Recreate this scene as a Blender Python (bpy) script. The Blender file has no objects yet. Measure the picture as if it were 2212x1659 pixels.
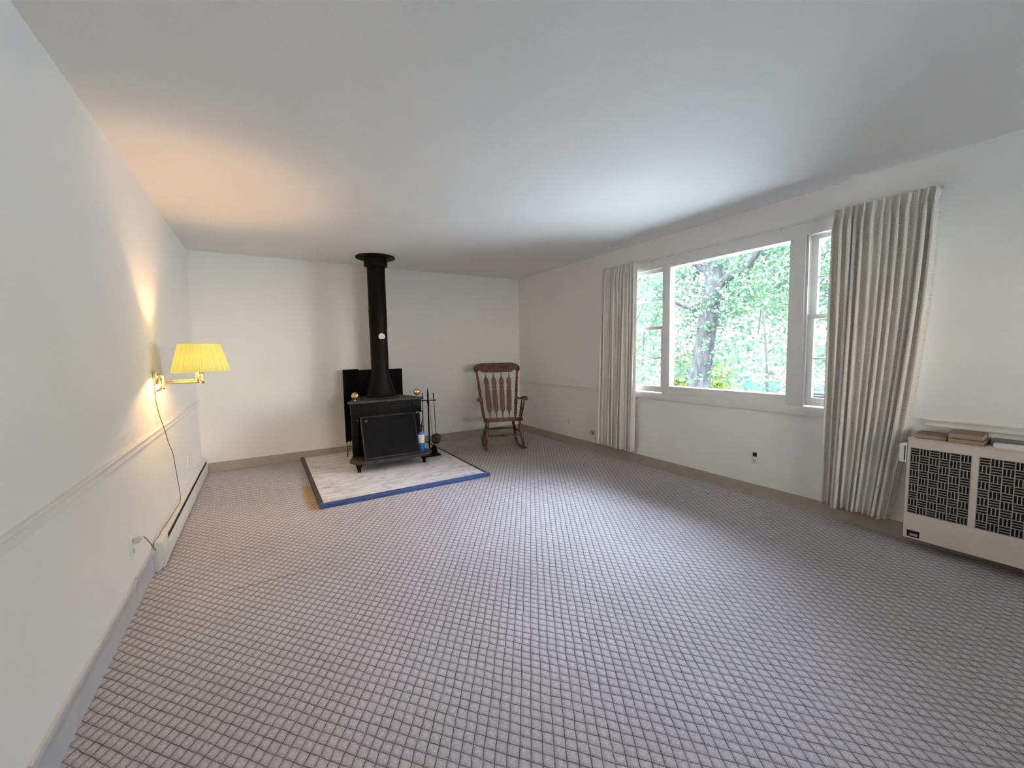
import bpy, bmesh, math, random
import numpy as np
from mathutils import Vector, Matrix

# ------------------------------------------------------------------ camera
SC = bpy.context.scene
COL = SC.collection
W, H = 4.147, 2.40          # room width (x), ceiling height (z); back wall is y = 0
YR = -8.2                   # rear wall
cam_d = bpy.data.cameras.new('camera')
cam = bpy.data.objects.new('camera', cam_d); COL.objects.link(cam)
def cam_axes(yaw, pitch, roll):
    f = Vector((math.sin(yaw)*math.cos(pitch), math.cos(yaw)*math.cos(pitch), -math.sin(pitch)))
    r = Vector((math.cos(yaw), -math.sin(yaw), 0)); u = r.cross(f)
    return r*math.cos(roll)+u*math.sin(roll), -r*math.sin(roll)+u*math.cos(roll), f
_r, _u, _f = cam_axes(0.5482, 0.0774, -0.0181)
cam.matrix_world = Matrix(((_r.x, _u.x, -_f.x, 0.6122), (_r.y, _u.y, -_f.y, -5.5371), (_r.z, _u.z, -_f.z, 1.2636), (0, 0, 0, 1)))
cam_d.sensor_fit = 'HORIZONTAL'; cam_d.sensor_width = 36.0
cam_d.lens = 883.7/2212*36.0
cam_d.clip_start = 0.05; cam_d.clip_end = 300
SC.camera = cam

# ------------------------------------------------------------------ colour management, world, sun
SC.view_settings.view_transform = 'Standard'
SC.view_settings.look = 'None'
SC.view_settings.gamma = 1.0
SC.view_settings.use_curve_mapping = False
SC.view_settings.exposure = 0.60
SKY, SUN = 24.0, 9.0
wd = bpy.data.worlds.new('sky'); SC.world = wd; wd.use_nodes = True
_n = wd.node_tree.nodes; _l = wd.node_tree.links; _n.clear()
_o = _n.new('ShaderNodeOutputWorld'); _bg = _n.new('ShaderNodeBackground')
_tc = _n.new('ShaderNodeTexCoord'); _sp = _n.new('ShaderNodeSeparateXYZ'); _cr = _n.new('ShaderNodeValToRGB')
_l.new(_tc.outputs['Generated'], _sp.inputs[0]); _l.new(_sp.outputs['Z'], _cr.inputs[0])
_cr.color_ramp.elements[0].position = 0.12; _cr.color_ramp.elements[0].color = (0.84, 0.78, 0.69, 1)
_cr.color_ramp.elements[1].position = 0.55; _cr.color_ramp.elements[1].color = (0.80, 0.93, 1.24, 1)
_l.new(_cr.outputs[0], _bg.inputs[0]); _bg.inputs[1].default_value = SKY
_l.new(_bg.outputs[0], _o.inputs[0])
sun_d = bpy.data.lights.new('sun', 'SUN'); sun_d.energy = SUN; sun_d.angle = 0.01; sun_d.color = (1, .95, .85)
sun = bpy.data.objects.new('sun', sun_d); COL.objects.link(sun)
sun.rotation_euler = Vector((0.62, 0.25, -0.74)).to_track_quat('-Z', 'Y').to_euler()   # from behind this house, over its roof
def portal(name, loc, rot, sx, sy):
    d = bpy.data.lights.new(name, 'AREA'); d.shape = 'RECTANGLE'; d.size = sx; d.size_y = sy
    d.energy = 1; d.cycles.is_portal = True
    o = bpy.data.objects.new(name, d); COL.objects.link(o); o.location = loc; o.rotation_euler = rot
    return o
RX0, RX1, RZ0, RZ1 = 1.70, 3.20, 1.00, 2.00        # added window behind the camera, fill light for the right wall
portal('fill_window_portal', ((RX0+RX1)/2, YR-.22, (RZ0+RZ1)/2), (math.radians(90), 0, 0), RX1-RX0+.2, RZ1-RZ0+.2)
portal('window_portal', (W+.22, -3.37, 1.49), (0, math.radians(90), 0), 1.5, 2.75)

cy = SC.cycles
cy.use_denoising = True
try: cy.denoiser = 'OPENIMAGEDENOISE'
except Exception: pass
cy.max_bounces = 10; cy.diffuse_bounces = 6; cy.transparent_max_bounces = 24; cy.glossy_bounces = 4; cy.transmission_bounces = 6
cy.sample_clamp_indirect = 8.0
cy.caustics_reflective = False; cy.caustics_refractive = False

# ------------------------------------------------------------------ materials
MATS = {}
def newmat(name):
    m = bpy.data.materials.new(name); m.use_nodes = True
    nt = m.node_tree; nt.nodes.clear()
    out = nt.nodes.new('ShaderNodeOutputMaterial')
    MATS[name] = m
    return m, nt, out
def N(nt, t, **kw):
    n = nt.nodes.new(t)
    for k, v in kw.items():
        if k.startswith('i_'): n.inputs[int(k[2:])].default_value = v
        else: setattr(n, k, v)
    return n
def mat(name, col, rough=.6, metal=0, var=.06, vscale=6.0, bump=0.0, bscale=60.0, stretch=None, col2=None, spec=.5, coat=0, trans=0):
    """principled surface with procedural colour variation and fine bump"""
    m, nt, out = newmat(name)
    L = nt.links
    p = N(nt, 'ShaderNodeBsdfPrincipled'); L.new(p.outputs[0], out.inputs[0])
    p.inputs['Roughness'].default_value = rough; p.inputs['Metallic'].default_value = metal
    p.inputs['Specular IOR Level'].default_value = spec; p.inputs['Coat Weight'].default_value = coat
    tc = N(nt, 'ShaderNodeTexCoord'); mp = N(nt, 'ShaderNodeMapping'); L.new(tc.outputs['Object'], mp.inputs[0])
    if stretch: mp.inputs['Scale'].default_value = stretch
    nz = N(nt, 'ShaderNodeTexNoise'); nz.inputs['Scale'].default_value = vscale; nz.inputs['Detail'].default_value = 4
    L.new(mp.outputs[0], nz.inputs['Vector'])
    cr = N(nt, 'ShaderNodeValToRGB'); L.new(nz.outputs['Fac'], cr.inputs[0])
    c2 = col2 or tuple(max(0, c*(1-var*2)) for c in col)
    c1 = tuple(min(1, c*(1+var)) for c in col)
    cr.color_ramp.elements[0].position = .3; cr.color_ramp.elements[0].color = (*c2, 1)
    cr.color_ramp.elements[1].position = .7; cr.color_ramp.elements[1].color = (*c1, 1)
    L.new(cr.outputs[0], p.inputs['Base Color'])
    if bump:
        nb = N(nt, 'ShaderNodeTexNoise'); nb.inputs['Scale'].default_value = bscale; nb.inputs['Detail'].default_value = 3
        L.new(mp.outputs[0], nb.inputs['Vector'])
        b = N(nt, 'ShaderNodeBump'); b.inputs['Strength'].default_value = 1.0; b.inputs['Distance'].default_value = bump
        L.new(nb.outputs['Fac'], b.inputs['Height']); L.new(b.outputs[0], p.inputs['Normal'])
    if trans:
        t = N(nt, 'ShaderNodeBsdfTranslucent'); L.new(cr.outputs[0], t.inputs[0])
        mx = N(nt, 'ShaderNodeMixShader'); mx.inputs[0].default_value = trans
        L.new(p.outputs[0], mx.inputs[1]); L.new(t.outputs[0], mx.inputs[2]); L.new(mx.outputs[0], out.inputs[0])
    return m

mat('wall_paint', (.85, .83, .80), .55, var=.012, vscale=1.5, bump=.0006, bscale=140)
mat('ceiling_paint', (.82, .81, .79), .8, var=.012, vscale=1.2, bump=.0008, bscale=120)
mat('trim_paint', (.78, .77, .74), .35, var=.02, bump=.0003, bscale=40)
mat('rail_paint', (.79, .77, .735), .4, var=.02)
mat('cove_base', (.38, .325, .28), .5, var=.04)
mat('cover_metal', (.50, .50, .52), .35, var=.04)
mat('heater_metal', (.72, .70, .66), .4, var=.03)
mat('heater_dark', (.01, .01, .01), .7)
mat('cast_iron', (.004, .0037, .004), .55, spec=.16, var=.3, vscale=20, bump=.0008, bscale=300)
mat('cast_iron_ledge', (.046, .043, .044), .5, spec=.3, var=.25, vscale=14, bump=.0005, bscale=300)
mat('pipe_black', (.003, .0027, .0027), .5, spec=.14, var=.2, vscale=8)
mat('board_black', (.0015, .0015, .0018), .8, var=.1, spec=.2)
mat('mesh_black', (.005, .005, .0052), .6, spec=.12, var=.3, vscale=9)
mat('brass', (.78, .62, .30), .18, metal=1, var=.05)
mat('lamp_brass', (.82, .66, .34), .22, metal=1, var=.05)
mat('blue_paint', (.045, .085, .24), .4, var=.1, vscale=12)
mat('grey_edge', (.06, .06, .075), .6, var=.2, vscale=12)
mat('wood_rocker', (.14, .040, .018), .26, var=.35, vscale=9, stretch=(6, 6, 1.2), coat=.3)
mat('wood_slat', (.20, .080, .038), .3, var=.3, vscale=9, stretch=(6, 6, 1.2), coat=.2)
mat('wood_carving', (.07, .02, .012), .4, var=.2)
mat('torch_blue', (.02, .13, .45), .3, var=.05)
mat('torch_label', (.8, .8, .8), .5, var=.02)
mat('torch_label_red', (.6, .12, .08), .5)
mat('plastic_black', (.01, .01, .01), .35)
mat('plastic_white', (.8, .8, .78), .35, var=.01)
mat('plastic_ivory', (.62, .58, .48), .4, var=.02)
mat('cord_brown', (.20, .15, .10), .5)
mat('chrome', (.7, .7, .7), .2, metal=1)
mat('heater_beige', (.70, .60, .53), .45, var=.03, vscale=4)
mat('grille_grey', (.42, .38, .34), .5, var=.05)
mat('book_cover', (.21, .13, .09), .6, var=.1, vscale=30)
mat('book_pages', (.42, .31, .22), .8, var=.12, vscale=40, stretch=(1, 1, 12))
mat('box_grey', (.16, .16, .16), .6)
mat('gauge_face', (.75, .70, .66), .4, var=.03)
mat('red_mark', (.5, .08, .05), .5)
mat('bark', (.035, .036, .040), .9, var=.35, vscale=9, bump=.02, bscale=14, stretch=(1, 1, .25))
mat('bark_thin', (.02, .022, .018), .9, var=.2)
mat('leaf', (.046, .095, .045), .5, var=.3, vscale=1.2, col2=(.022, .055, .036), trans=.3)
mat('leaf_yellow', (.16, .17, .02), .5, var=.2, vscale=2, col2=(.08, .12, .02), trans=.35)
mat('leaf_far', (.06, .11, .035), .6, var=.3, vscale=.5, col2=(.03, .06, .025), trans=.3)
mat('flower_red', (.22, .008, .02), .5)
mat('house_siding', (.75, .73, .70), .7, var=.03)
mat('house_roof', (.45, .43, .42), .8, var=.1)
mat('house_window', (.012, .016, .022), .2)
mat('house_eave_shadow_spout', (.022, .022, .020), .6)  # near-black: eave shadow put into colour, also used on the downspout
mat('house_frame', (.04, .045, .05), .6)
mat('car_blue', (.006, .045, .085), .3, var=.03)
mat('car_white', (.10, .13, .15), .3, var=.03)
mat('tyre', (.02, .02, .02), .8)
mat('lawn', (.30, .32, .28), .9, var=.25, vscale=1.1, col2=(.36, .36, .35))
mat('old_boards', (.04, .042, .05), .8, var=.3, vscale=5)
mat('exterior', (.5, .48, .45), .8)

def m_glass():
    m, nt, out = newmat('window_glass'); L = nt.links
    tr = N(nt, 'ShaderNodeBsdfTransparent'); tr.inputs[0].default_value = (.95, .97, .96, 1)
    gl = N(nt, 'ShaderNodeBsdfGlossy'); gl.inputs['Roughness'].default_value = .02
    fr = N(nt, 'ShaderNodeFresnel'); fr.inputs[0].default_value = 1.3
    nz = N(nt, 'ShaderNodeTexNoise'); nz.inputs['Scale'].default_value = 2
    bp = N(nt, 'ShaderNodeBump'); bp.inputs['Distance'].default_value = .0006
    L.new(nz.outputs['Fac'], bp.inputs['Height']); L.new(bp.outputs[0], gl.inputs['Normal'])
    mx = N(nt, 'ShaderNodeMixShader'); L.new(fr.outputs[0], mx.inputs[0]); L.new(tr.outputs[0], mx.inputs[1]); L.new(gl.outputs[0], mx.inputs[2])
    L.new(mx.outputs[0], out.inputs[0])
m_glass()

def m_shade():
    m, nt, out = newmat('lamp_shade_fabric'); L = nt.links
    tc = N(nt, 'ShaderNodeTexCoord'); nz = N(nt, 'ShaderNodeTexNoise'); nz.inputs['Scale'].default_value = 120
    L.new(tc.outputs['Object'], nz.inputs['Vector'])
    cr = N(nt, 'ShaderNodeValToRGB'); L.new(nz.outputs['Fac'], cr.inputs[0])
    cr.color_ramp.elements[0].color = (.76, .78, .32, 1); cr.color_ramp.elements[1].color = (.88, .92, .44, 1)
    d = N(nt, 'ShaderNodeBsdfDiffuse'); t = N(nt, 'ShaderNodeBsdfTranslucent')
    # folded double cloth at every pleat lets less light through
    sp = N(nt, 'ShaderNodeSeparateXYZ'); L.new(tc.outputs['Object'], sp.inputs[0])
    sx = N(nt, 'ShaderNodeMath', operation='SUBTRACT'); L.new(sp.outputs['X'], sx.inputs[0]); sx.inputs[1].default_value = .255
    at = N(nt, 'ShaderNodeMath', operation='ARCTAN2'); L.new(sp.outputs['Y'], at.inputs[0]); L.new(sx.outputs[0], at.inputs[1])
    mu = N(nt, 'ShaderNodeMath', operation='MULTIPLY'); L.new(at.outputs[0], mu.inputs[0]); mu.inputs[1].default_value = 84.0
    sn = N(nt, 'ShaderNodeMath', operation='SINE'); L.new(mu.outputs[0], sn.inputs[0])
    rp_ = N(nt, 'ShaderNodeMapRange'); L.new(sn.outputs[0], rp_.inputs[0]); rp_.inputs[1].default_value = -.6; rp_.inputs[2].default_value = .6; rp_.inputs[3].default_value = .55; rp_.inputs[4].default_value = 1.0
    zz = N(nt, 'ShaderNodeMapRange'); L.new(sp.outputs['Z'], zz.inputs[0]); zz.inputs[1].default_value = .033; zz.inputs[2].default_value = .040; zz.inputs[3].default_value = 1.0; zz.inputs[4].default_value = 0.0
    z2 = N(nt, 'ShaderNodeMapRange'); L.new(sp.outputs['Z'], z2.inputs[0]); z2.inputs[1].default_value = .206; z2.inputs[2].default_value = .212
    ad = N(nt, 'ShaderNodeMath', operation='MAXIMUM'); L.new(zz.outputs[0], ad.inputs[0]); L.new(z2.outputs[0], ad.inputs[1])
    m2 = N(nt, 'ShaderNodeMath', operation='MAXIMUM'); L.new(ad.outputs[0], m2.inputs[0]); L.new(rp_.outputs[0], m2.inputs[1])
    vs = N(nt, 'ShaderNodeVectorMath', operation='SCALE'); L.new(cr.outputs[0], vs.inputs[0]); L.new(m2.outputs[0], vs.inputs['Scale'])
    L.new(cr.outputs[0], d.inputs[0]); L.new(vs.outputs[0], t.inputs[0])
    mx = N(nt, 'ShaderNodeMixShader'); mx.inputs[0].default_value = .17
    L.new(d.outputs[0], mx.inputs[1]); L.new(t.outputs[0], mx.inputs[2]); L.new(mx.outputs[0], out.inputs[0])
m_shade()

def m_curtain():
    m, nt, out = newmat('curtain_fabric'); L = nt.links
    tc = N(nt, 'ShaderNodeTexCoord'); mp = N(nt, 'ShaderNodeMapping'); mp.inputs['Scale'].default_value = (1, 1, .8)
    L.new(tc.outputs['UV'], mp.inputs[0])
    w1 = N(nt, 'ShaderNodeTexNoise'); w1.inputs['Scale'].default_value = 1.0; w1.inputs['Detail'].default_value = 4
    mp2 = N(nt, 'ShaderNodeMapping'); mp2.inputs['Scale'].default_value = (90, 260, 1); L.new(tc.outputs['UV'], mp2.inputs[0]); L.new(mp2.outputs[0], w1.inputs['Vector'])
    cr = N(nt, 'ShaderNodeValToRGB'); L.new(w1.outputs['Fac'], cr.inputs[0])
    cr.color_ramp.elements[0].position = .36; cr.color_ramp.elements[0].color = (.70, .66, .60, 1)
    cr.color_ramp.elements[1].position = .64; cr.color_ramp.elements[1].color = (.90, .87, .81, 1)
    d = N(nt, 'ShaderNodeBsdfPrincipled'); d.inputs['Roughness'].default_value = .9; d.inputs['Specular IOR Level'].default_value = .1
    t = N(nt, 'ShaderNodeBsdfTranslucent'); t.inputs[0].default_value = (.75, .68, .54, 1)
    b = N(nt, 'ShaderNodeBump'); b.inputs['Distance'].default_value = .0015; L.new(w1.outputs['Fac'], b.inputs['Height'])
    L.new(b.outputs[0], d.inputs['Normal']); L.new(cr.outputs[0], d.inputs['Base Color'])
    mx = N(nt, 'ShaderNodeMixShader'); mx.inputs[0].default_value = .05
    L.new(d.outputs[0], mx.inputs[1]); L.new(t.outputs[0], mx.inputs[2]); L.new(mx.outputs[0], out.inputs[0])
m_curtain()

def m_hearth():
    m, nt, out = newmat('hearth_board'); L = nt.links
    p = N(nt, 'ShaderNodeBsdfPrincipled'); p.inputs['Roughness'].default_value = .7; L.new(p.outputs[0], out.inputs[0])
    tc = N(nt, 'ShaderNodeTexCoord')
    mp = N(nt, 'ShaderNodeMapping'); mp.inputs['Scale'].default_value = (1.4, 4.5, 1); L.new(tc.outputs['Object'], mp.inputs[0])
    n1 = N(nt, 'ShaderNodeTexNoise'); n1.inputs['Scale'].default_value = 3.0; n1.inputs['Detail'].default_value = 8; n1.inputs['Roughness'].default_value = .7
    L.new(mp.outputs[0], n1.inputs['Vector'])
    cr = N(nt, 'ShaderNodeValToRGB'); L.new(n1.outputs['Fac'], cr.inputs[0])
    e = cr.color_ramp.elements; e[0].position = .30; e[0].color = (.58, .53, .50, 1); e[1].position = .56; e[1].color = (.80, .77, .78, 1)
    x = cr.color_ramp.elements.new(.75); x.color = (.88, .87, .90, 1)
    n2 = N(nt, 'ShaderNodeTexNoise'); n2.inputs['Scale'].default_value = 11; n2.inputs['Detail'].default_value = 5
    L.new(tc.outputs['Object'], n2.inputs['Vector'])
    c2 = N(nt, 'ShaderNodeValToRGB'); L.new(n2.outputs['Fac'], c2.inputs[0])
    c2.color_ramp.elements[0].position = .26; c2.color_ramp.elements[0].color = (.55, .48, .42, 1)
    c2.color_ramp.elements[1].position = .46; c2.color_ramp.elements[1].color = (1, 1, 1, 1)
    mx = N(nt, 'ShaderNodeMix', data_type='RGBA', blend_type='MULTIPLY'); mx.inputs[0].default_value = .7
    L.new(cr.outputs[0], mx.inputs[6]); L.new(c2.outputs[0], mx.inputs[7]); L.new(mx.outputs[2], p.inputs['Base Color'])
m_hearth()

def m_carpet():
    m, nt, out = newmat('carpet'); L = nt.links
    p = N(nt, 'ShaderNodeBsdfPrincipled'); p.inputs['Roughness'].default_value = .95; p.inputs['Specular IOR Level'].default_value = .05
    p.inputs['Sheen Weight'].default_value = .15
    L.new(p.outputs[0], out.inputs[0])
    tc = N(nt, 'ShaderNodeTexCoord')
    wn = N(nt, 'ShaderNodeTexNoise'); wn.inputs['Scale'].default_value = 9; L.new(tc.outputs['Object'], wn.inputs['Vector'])
    ws = N(nt, 'ShaderNodeVectorMath', operation='MULTIPLY_ADD'); ws.inputs[1].default_value = (.013, .013, 0)
    L.new(wn.outputs['Color'], ws.inputs[0]); L.new(tc.outputs['Object'], ws.inputs[2])
    A = Vector((math.cos(math.radians(56)), math.sin(math.radians(56)))); B = Vector((math.cos(math.radians(-50)), math.sin(math.radians(-50))))
    cr_ = A.x*B.y-A.y*B.x; per = .0385
    ua = (B.y/cr_/per, -B.x/cr_/per, 0); ub = (-A.y/cr_/per, A.x/cr_/per, 0)
    def math_(op, a=None, b=None, c=None):
        n = N(nt, 'ShaderNodeMath', operation=op)
        for i, v in enumerate((a, b, c)):
            if v is None: continue
            if isinstance(v, (int, float)): n.inputs[i].default_value = v
            else: L.new(v, n.inputs[i])
        return n.outputs[0]
    def axis(vec, ):
        d = N(nt, 'ShaderNodeVectorMath', operation='DOT_PRODUCT'); d.inputs[1].default_value = vec
        L.new(ws.outputs[0], d.inputs[0]); return d.outputs['Value']
    u, v = axis(ua), axis(ub)
    def edge(t):      # 0 at cell edge -> 1 in the middle
        f = math_('FRACT', t); return math_('MULTIPLY', math_('MINIMUM', f, math_('SUBTRACT', 1.0, f)), 2.0)
    eu, ev = edge(u), edge(v)
    pill = math_('POWER', math_('MULTIPLY', math_('SINE', math_('MULTIPLY', eu, 1.5708)), math_('SINE', math_('MULTIPLY', ev, 1.5708))), .55)
    # small dark holes dashed along the cell edges
    du = math_('MULTIPLY_ADD', math_('SINE', math_('MULTIPLY', u, 44.0)), .5, .5)
    dv = math_('MULTIPLY_ADD', math_('SINE', math_('MULTIPLY', v, 44.0)), .5, .5)
    gu = math_('SUBTRACT', 1.0, math_('MINIMUM', math_('MULTIPLY', eu, 9.0), 1.0))
    gv = math_('SUBTRACT', 1.0, math_('MINIMUM', math_('MULTIPLY', ev, 9.0), 1.0))
    hu = math_('MULTIPLY', gu, math_('MULTIPLY_ADD', dv, .65, .35)); hv = math_('MULTIPLY', gv, math_('MULTIPLY_ADD', du, .65, .35))
    n0 = N(nt, 'ShaderNodeTexNoise'); n0.inputs['Scale'].default_value = 14; n0.inputs['Detail'].default_value = 3; L.new(tc.outputs['Object'], n0.inputs['Vector'])
    hole = math_('MULTIPLY', math_('MAXIMUM', hu, hv), math_('MULTIPLY_ADD', n0.outputs['Fac'], 2.6, -.35))
    nf = N(nt, 'ShaderNodeTexNoise'); nf.inputs['Scale'].default_value = 330; nf.inputs['Detail'].default_value = 2; L.new(tc.outputs['Object'], nf.inputs['Vector'])
    nl = N(nt, 'ShaderNodeTexNoise'); nl.inputs['Scale'].default_value = 1.3; nl.inputs['Detail'].default_value = 3; L.new(tc.outputs['Object'], nl.inputs['Vector'])
    crp = N(nt, 'ShaderNodeValToRGB'); L.new(nl.outputs['Fac'], crp.inputs[0])
    crp.color_ramp.elements[0].position = .3; crp.color_ramp.elements[0].color = (.50, .455, .46, 1)
    crp.color_ramp.elements[1].position = .7; crp.color_ramp.elements[1].color = (.58, .53, .54, 1)
    shade = math_('MULTIPLY_ADD', pill, .42, .60)
    n3 = N(nt, 'ShaderNodeTexNoise'); n3.inputs['Scale'].default_value = 95; n3.inputs['Detail'].default_value = 3; L.new(tc.outputs['Object'], n3.inputs['Vector'])
    fine = math_('MULTIPLY', math_('MULTIPLY_ADD', nf.outputs['Fac'], 1.3, .38), math_('MULTIPLY_ADD', n3.outputs['Fac'], .9, .57))
    tot = math_('MULTIPLY', math_('MULTIPLY', shade, fine), math_('SUBTRACT', 1.0, math_('MINIMUM', math_('MULTIPLY', hole, .95), .93)))
    vm = N(nt, 'ShaderNodeVectorMath', operation='SCALE'); L.new(crp.outputs[0], vm.inputs[0]); L.new(tot, vm.inputs['Scale'])
    # rust-coloured stain along the left edge of the hearth, and a worn seam
    sp = N(nt, 'ShaderNodeSeparateXYZ'); L.new(tc.outputs['Object'], sp.inputs[0])
    sn = N(nt, 'ShaderNodeTexNoise'); sn.inputs['Scale'].default_value = 6; L.new(tc.outputs['Object'], sn.inputs['Vector'])
    sx = math_('SUBTRACT', 1.0, math_('MULTIPLY', math_('ABSOLUTE', math_('SUBTRACT', sp.outputs['X'], .925)), 13.0))
    sy = math_('SUBTRACT', 1.0, math_('MULTIPLY', math_('ABSOLUTE', math_('SUBTRACT', sp.outputs['Y'], -1.52)), 2.1))
    st = math_('MINIMUM', math_('MAXIMUM', math_('MULTIPLY', math_('MULTIPLY', math_('MAXIMUM', sx, 0.0), math_('MAXIMUM', sy, 0.0)), math_('MULTIPLY_ADD', sn.outputs['Fac'], 3.0, 1.2)), 0.0), .8)
    mx = N(nt, 'ShaderNodeMix', data_type='RGBA', blend_type='MULTIPLY'); L.new(st, mx.inputs[0]); L.new(vm.outputs[0], mx.inputs[6]); mx.inputs[7].default_value = (.95, .68, .30, 1)
    slx = math_('MULTIPLY_ADD', sn.outputs['Fac'], .05, 0)
    sd = math_('ABSOLUTE', math_('ADD', math_('SUBTRACT', sp.outputs['Y'], -2.885), slx))
    se = math_('MULTIPLY', math_('LESS_THAN', sd, .0028), math_('MULTIPLY', math_('GREATER_THAN', sp.outputs['X'], .36), math_('LESS_THAN', sp.outputs['X'], .92)))
    mx2 = N(nt, 'ShaderNodeMix', data_type='RGBA'); L.new(math_('MULTIPLY', se, .75), mx2.inputs[0]); L.new(mx.outputs[2], mx2.inputs[6]); mx2.inputs[7].default_value = (.03, .027, .027, 1)
    L.new(mx2.outputs[2], p.inputs['Base Color'])
    h = math_('ADD', math_('MULTIPLY', pill, .0055), math_('ADD', math_('MULTIPLY', nf.outputs['Fac'], .0022), math_('MULTIPLY', hole, -.002)))
    b = N(nt, 'ShaderNodeBump'); b.inputs['Strength'].default_value = .75; b.inputs['Distance'].default_value = 1.0
    L.new(h, b.inputs['Height']); L.new(b.outputs[0], p.inputs['Normal'])
m_carpet()

# ------------------------------------------------------------------ mesh helpers
class MB:
    def __init__(s): s.bm = bmesh.new(); s.mats = []; s.mi = 0
    def mat(s, name):
        if name not in s.mats: s.mats.append(name)
        s.mi = s.mats.index(name); return s
    def _tag(s, faces):
        for f in faces: f.material_index = s.mi
    def box(s, a, b, bevel=0, seg=2):
        x0, y0, z0 = [min(p, q) for p, q in zip(a, b)]; x1, y1, z1 = [max(p, q) for p, q in zip(a, b)]
        vs = [s.bm.verts.new(p) for p in ((x0,y0,z0),(x1,y0,z0),(x1,y1,z0),(x0,y1,z0),(x0,y0,z1),(x1,y0,z1),(x1,y1,z1),(x0,y1,z1))]
        fs = [s.bm.faces.new([vs[i] for i in q]) for q in ((0,3,2,1),(4,5,6,7),(0,1,5,4),(1,2,6,5),(2,3,7,6),(3,0,4,7))]
        s._tag(fs)
        if bevel:
            es = list({e for f in fs for e in f.edges})
            r = bmesh.ops.bevel(s.bm, geom=es, offset=bevel, segments=seg, profile=.5, affect='EDGES')
            s._tag(r['faces'])
        return s
    def hexa(s, bot, top):
        """box from four bottom and four top corners"""
        vs = [s.bm.verts.new(p) for p in list(bot)+list(top)]
        n = len(bot)
        fs = [s.bm.faces.new(vs[:n][::-1]), s.bm.faces.new(vs[n:])]
        for i in range(n): j = (i+1) % n; fs.append(s.bm.faces.new((vs[i], vs[j], vs[n+j], vs[n+i])))
        s._tag(fs); return s
    def prism(s, pts, axis, a, b, bevel=0):
        """extrude a 2-D outline along an axis from a to b"""
        def P(p, t):
            return {'x': (t, p[0], p[1]), 'y': (p[0], t, p[1]), 'z': (p[0], p[1], t)}[axis]
        v0 = [s.bm.verts.new(P(p, a)) for p in pts]; v1 = [s.bm.verts.new(P(p, b)) for p in pts]
        fs = [s.bm.faces.new(v0[::-1]), s.bm.faces.new(v1)]
        n = len(pts)
        for i in range(n): j = (i+1) % n; fs.append(s.bm.faces.new((v0[i], v0[j], v1[j], v1[i])))
        s._tag(fs)
        if bevel:
            es = list(fs[0].edges)+list(fs[1].edges)
            r = bmesh.ops.bevel(s.bm, geom=es, offset=bevel, segments=2, profile=.5, affect='EDGES'); s._tag(r['faces'])
        return s
    def tube(s, pts, rad, seg=12, caps=True, close=False):
        pts = [Vector(p) for p in pts]
        rads = rad if isinstance(rad, (list, tuple)) else [rad]*len(pts)
        rings = []; ref = None
        for i, p in enumerate(pts):
            if close: d = pts[(i+1) % len(pts)]-pts[i-1]
            else: d = pts[min(i+1, len(pts)-1)]-pts[max(i-1, 0)]
            if d.length < 1e-9: d = Vector((0, 0, 1))
            d.normalize()
            if ref is None: ref = Vector((0, 0, 1)) if abs(d.z) < .9 else Vector((1, 0, 0))
            a = d.cross(ref)
            if a.length < 1e-4: a = d.cross(Vector((0, 1, 0)))
            a.normalize(); c = d.cross(a); c.normalize(); ref = -c if ref.dot(-c) > ref.dot(c) else c
            c = d.cross(a)
            rings.append([s.bm.verts.new(p+(a*math.cos(2*math.pi*k/seg)+c*math.sin(2*math.pi*k/seg))*rads[i]) for k in range(seg)])
        fs = []
        m = len(rings)
        for i in range(m if close else m-1):
            r0, r1 = rings[i], rings[(i+1) % m]
            for k in range(seg): fs.append(s.bm.faces.new((r0[k], r0[(k+1) % seg], r1[(k+1) % seg], r1[k])))
        if caps and not close: fs.append(s.bm.faces.new(rings[0][::-1])); fs.append(s.bm.faces.new(rings[-1]))
        s._tag(fs); return s
    def turn(s, a, b, prof, seg=14):
        """turned spindle from a to b; prof = [(t, radius)]"""
        a, b = Vector(a), Vector(b)
        s.tube([a.lerp(b, t) for t, r in prof], [r for t, r in prof], seg); return s
    def lathe(s, c, prof, seg=28, sx=1, sy=1):
        """profile [(r, z)] spun round the vertical through c"""
        c = Vector(c); rings = []
        for r, z in prof: rings.append([s.bm.verts.new((c.x+r*sx*math.cos(2*math.pi*k/seg), c.y+r*sy*math.sin(2*math.pi*k/seg), c.z+z)) for k in range(seg)])
        fs = []
        for r0, r1 in zip(rings, rings[1:]):
            for k in range(seg): fs.append(s.bm.faces.new((r0[k], r0[(k+1) % seg], r1[(k+1) % seg], r1[k])))
        if prof[0][0] > 1e-6: fs.append(s.bm.faces.new(rings[0][::-1]))
        if prof[-1][0] > 1e-6: fs.append(s.bm.faces.new(rings[-1]))
        s._tag(fs); return s
    def sphere(s, c, r, seg=20):
        n = seg//2
        return s.lathe(c, [(max(1e-5, r*math.sin(math.pi*i/n)), -r*math.cos(math.pi*i/n)) for i in range(n+1)], seg)
    def quads(s, V, F):
        vs = [s.bm.verts.new(p) for p in V]
        s._tag([s.bm.faces.new([vs[i] for i in f]) for f in F]); return s
    def build(s, name, m=None, parent=None, smooth=35, loc=None):
        me = bpy.data.meshes.new(name); bmesh.ops.recalc_face_normals(s.bm, faces=s.bm.faces)
        s.bm.to_mesh(me); s.bm.free()
        for k in ([m] if m else s.mats): me.materials.append(MATS[k])
        if smooth:
            me.shade_smooth(); me.set_sharp_from_angle(angle=math.radians(smooth))
        o = bpy.data.objects.new(name, me); COL.objects.link(o)
        if parent: o.parent = parent
        if loc: o.location = loc
        return o
def tag(o, label=None, cat=None, group=None, kind=None):
    if label: o['label'] = label
    if cat: o['category'] = cat
    if group: o['group'] = group
    if kind: o['kind'] = kind
    return o
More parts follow.
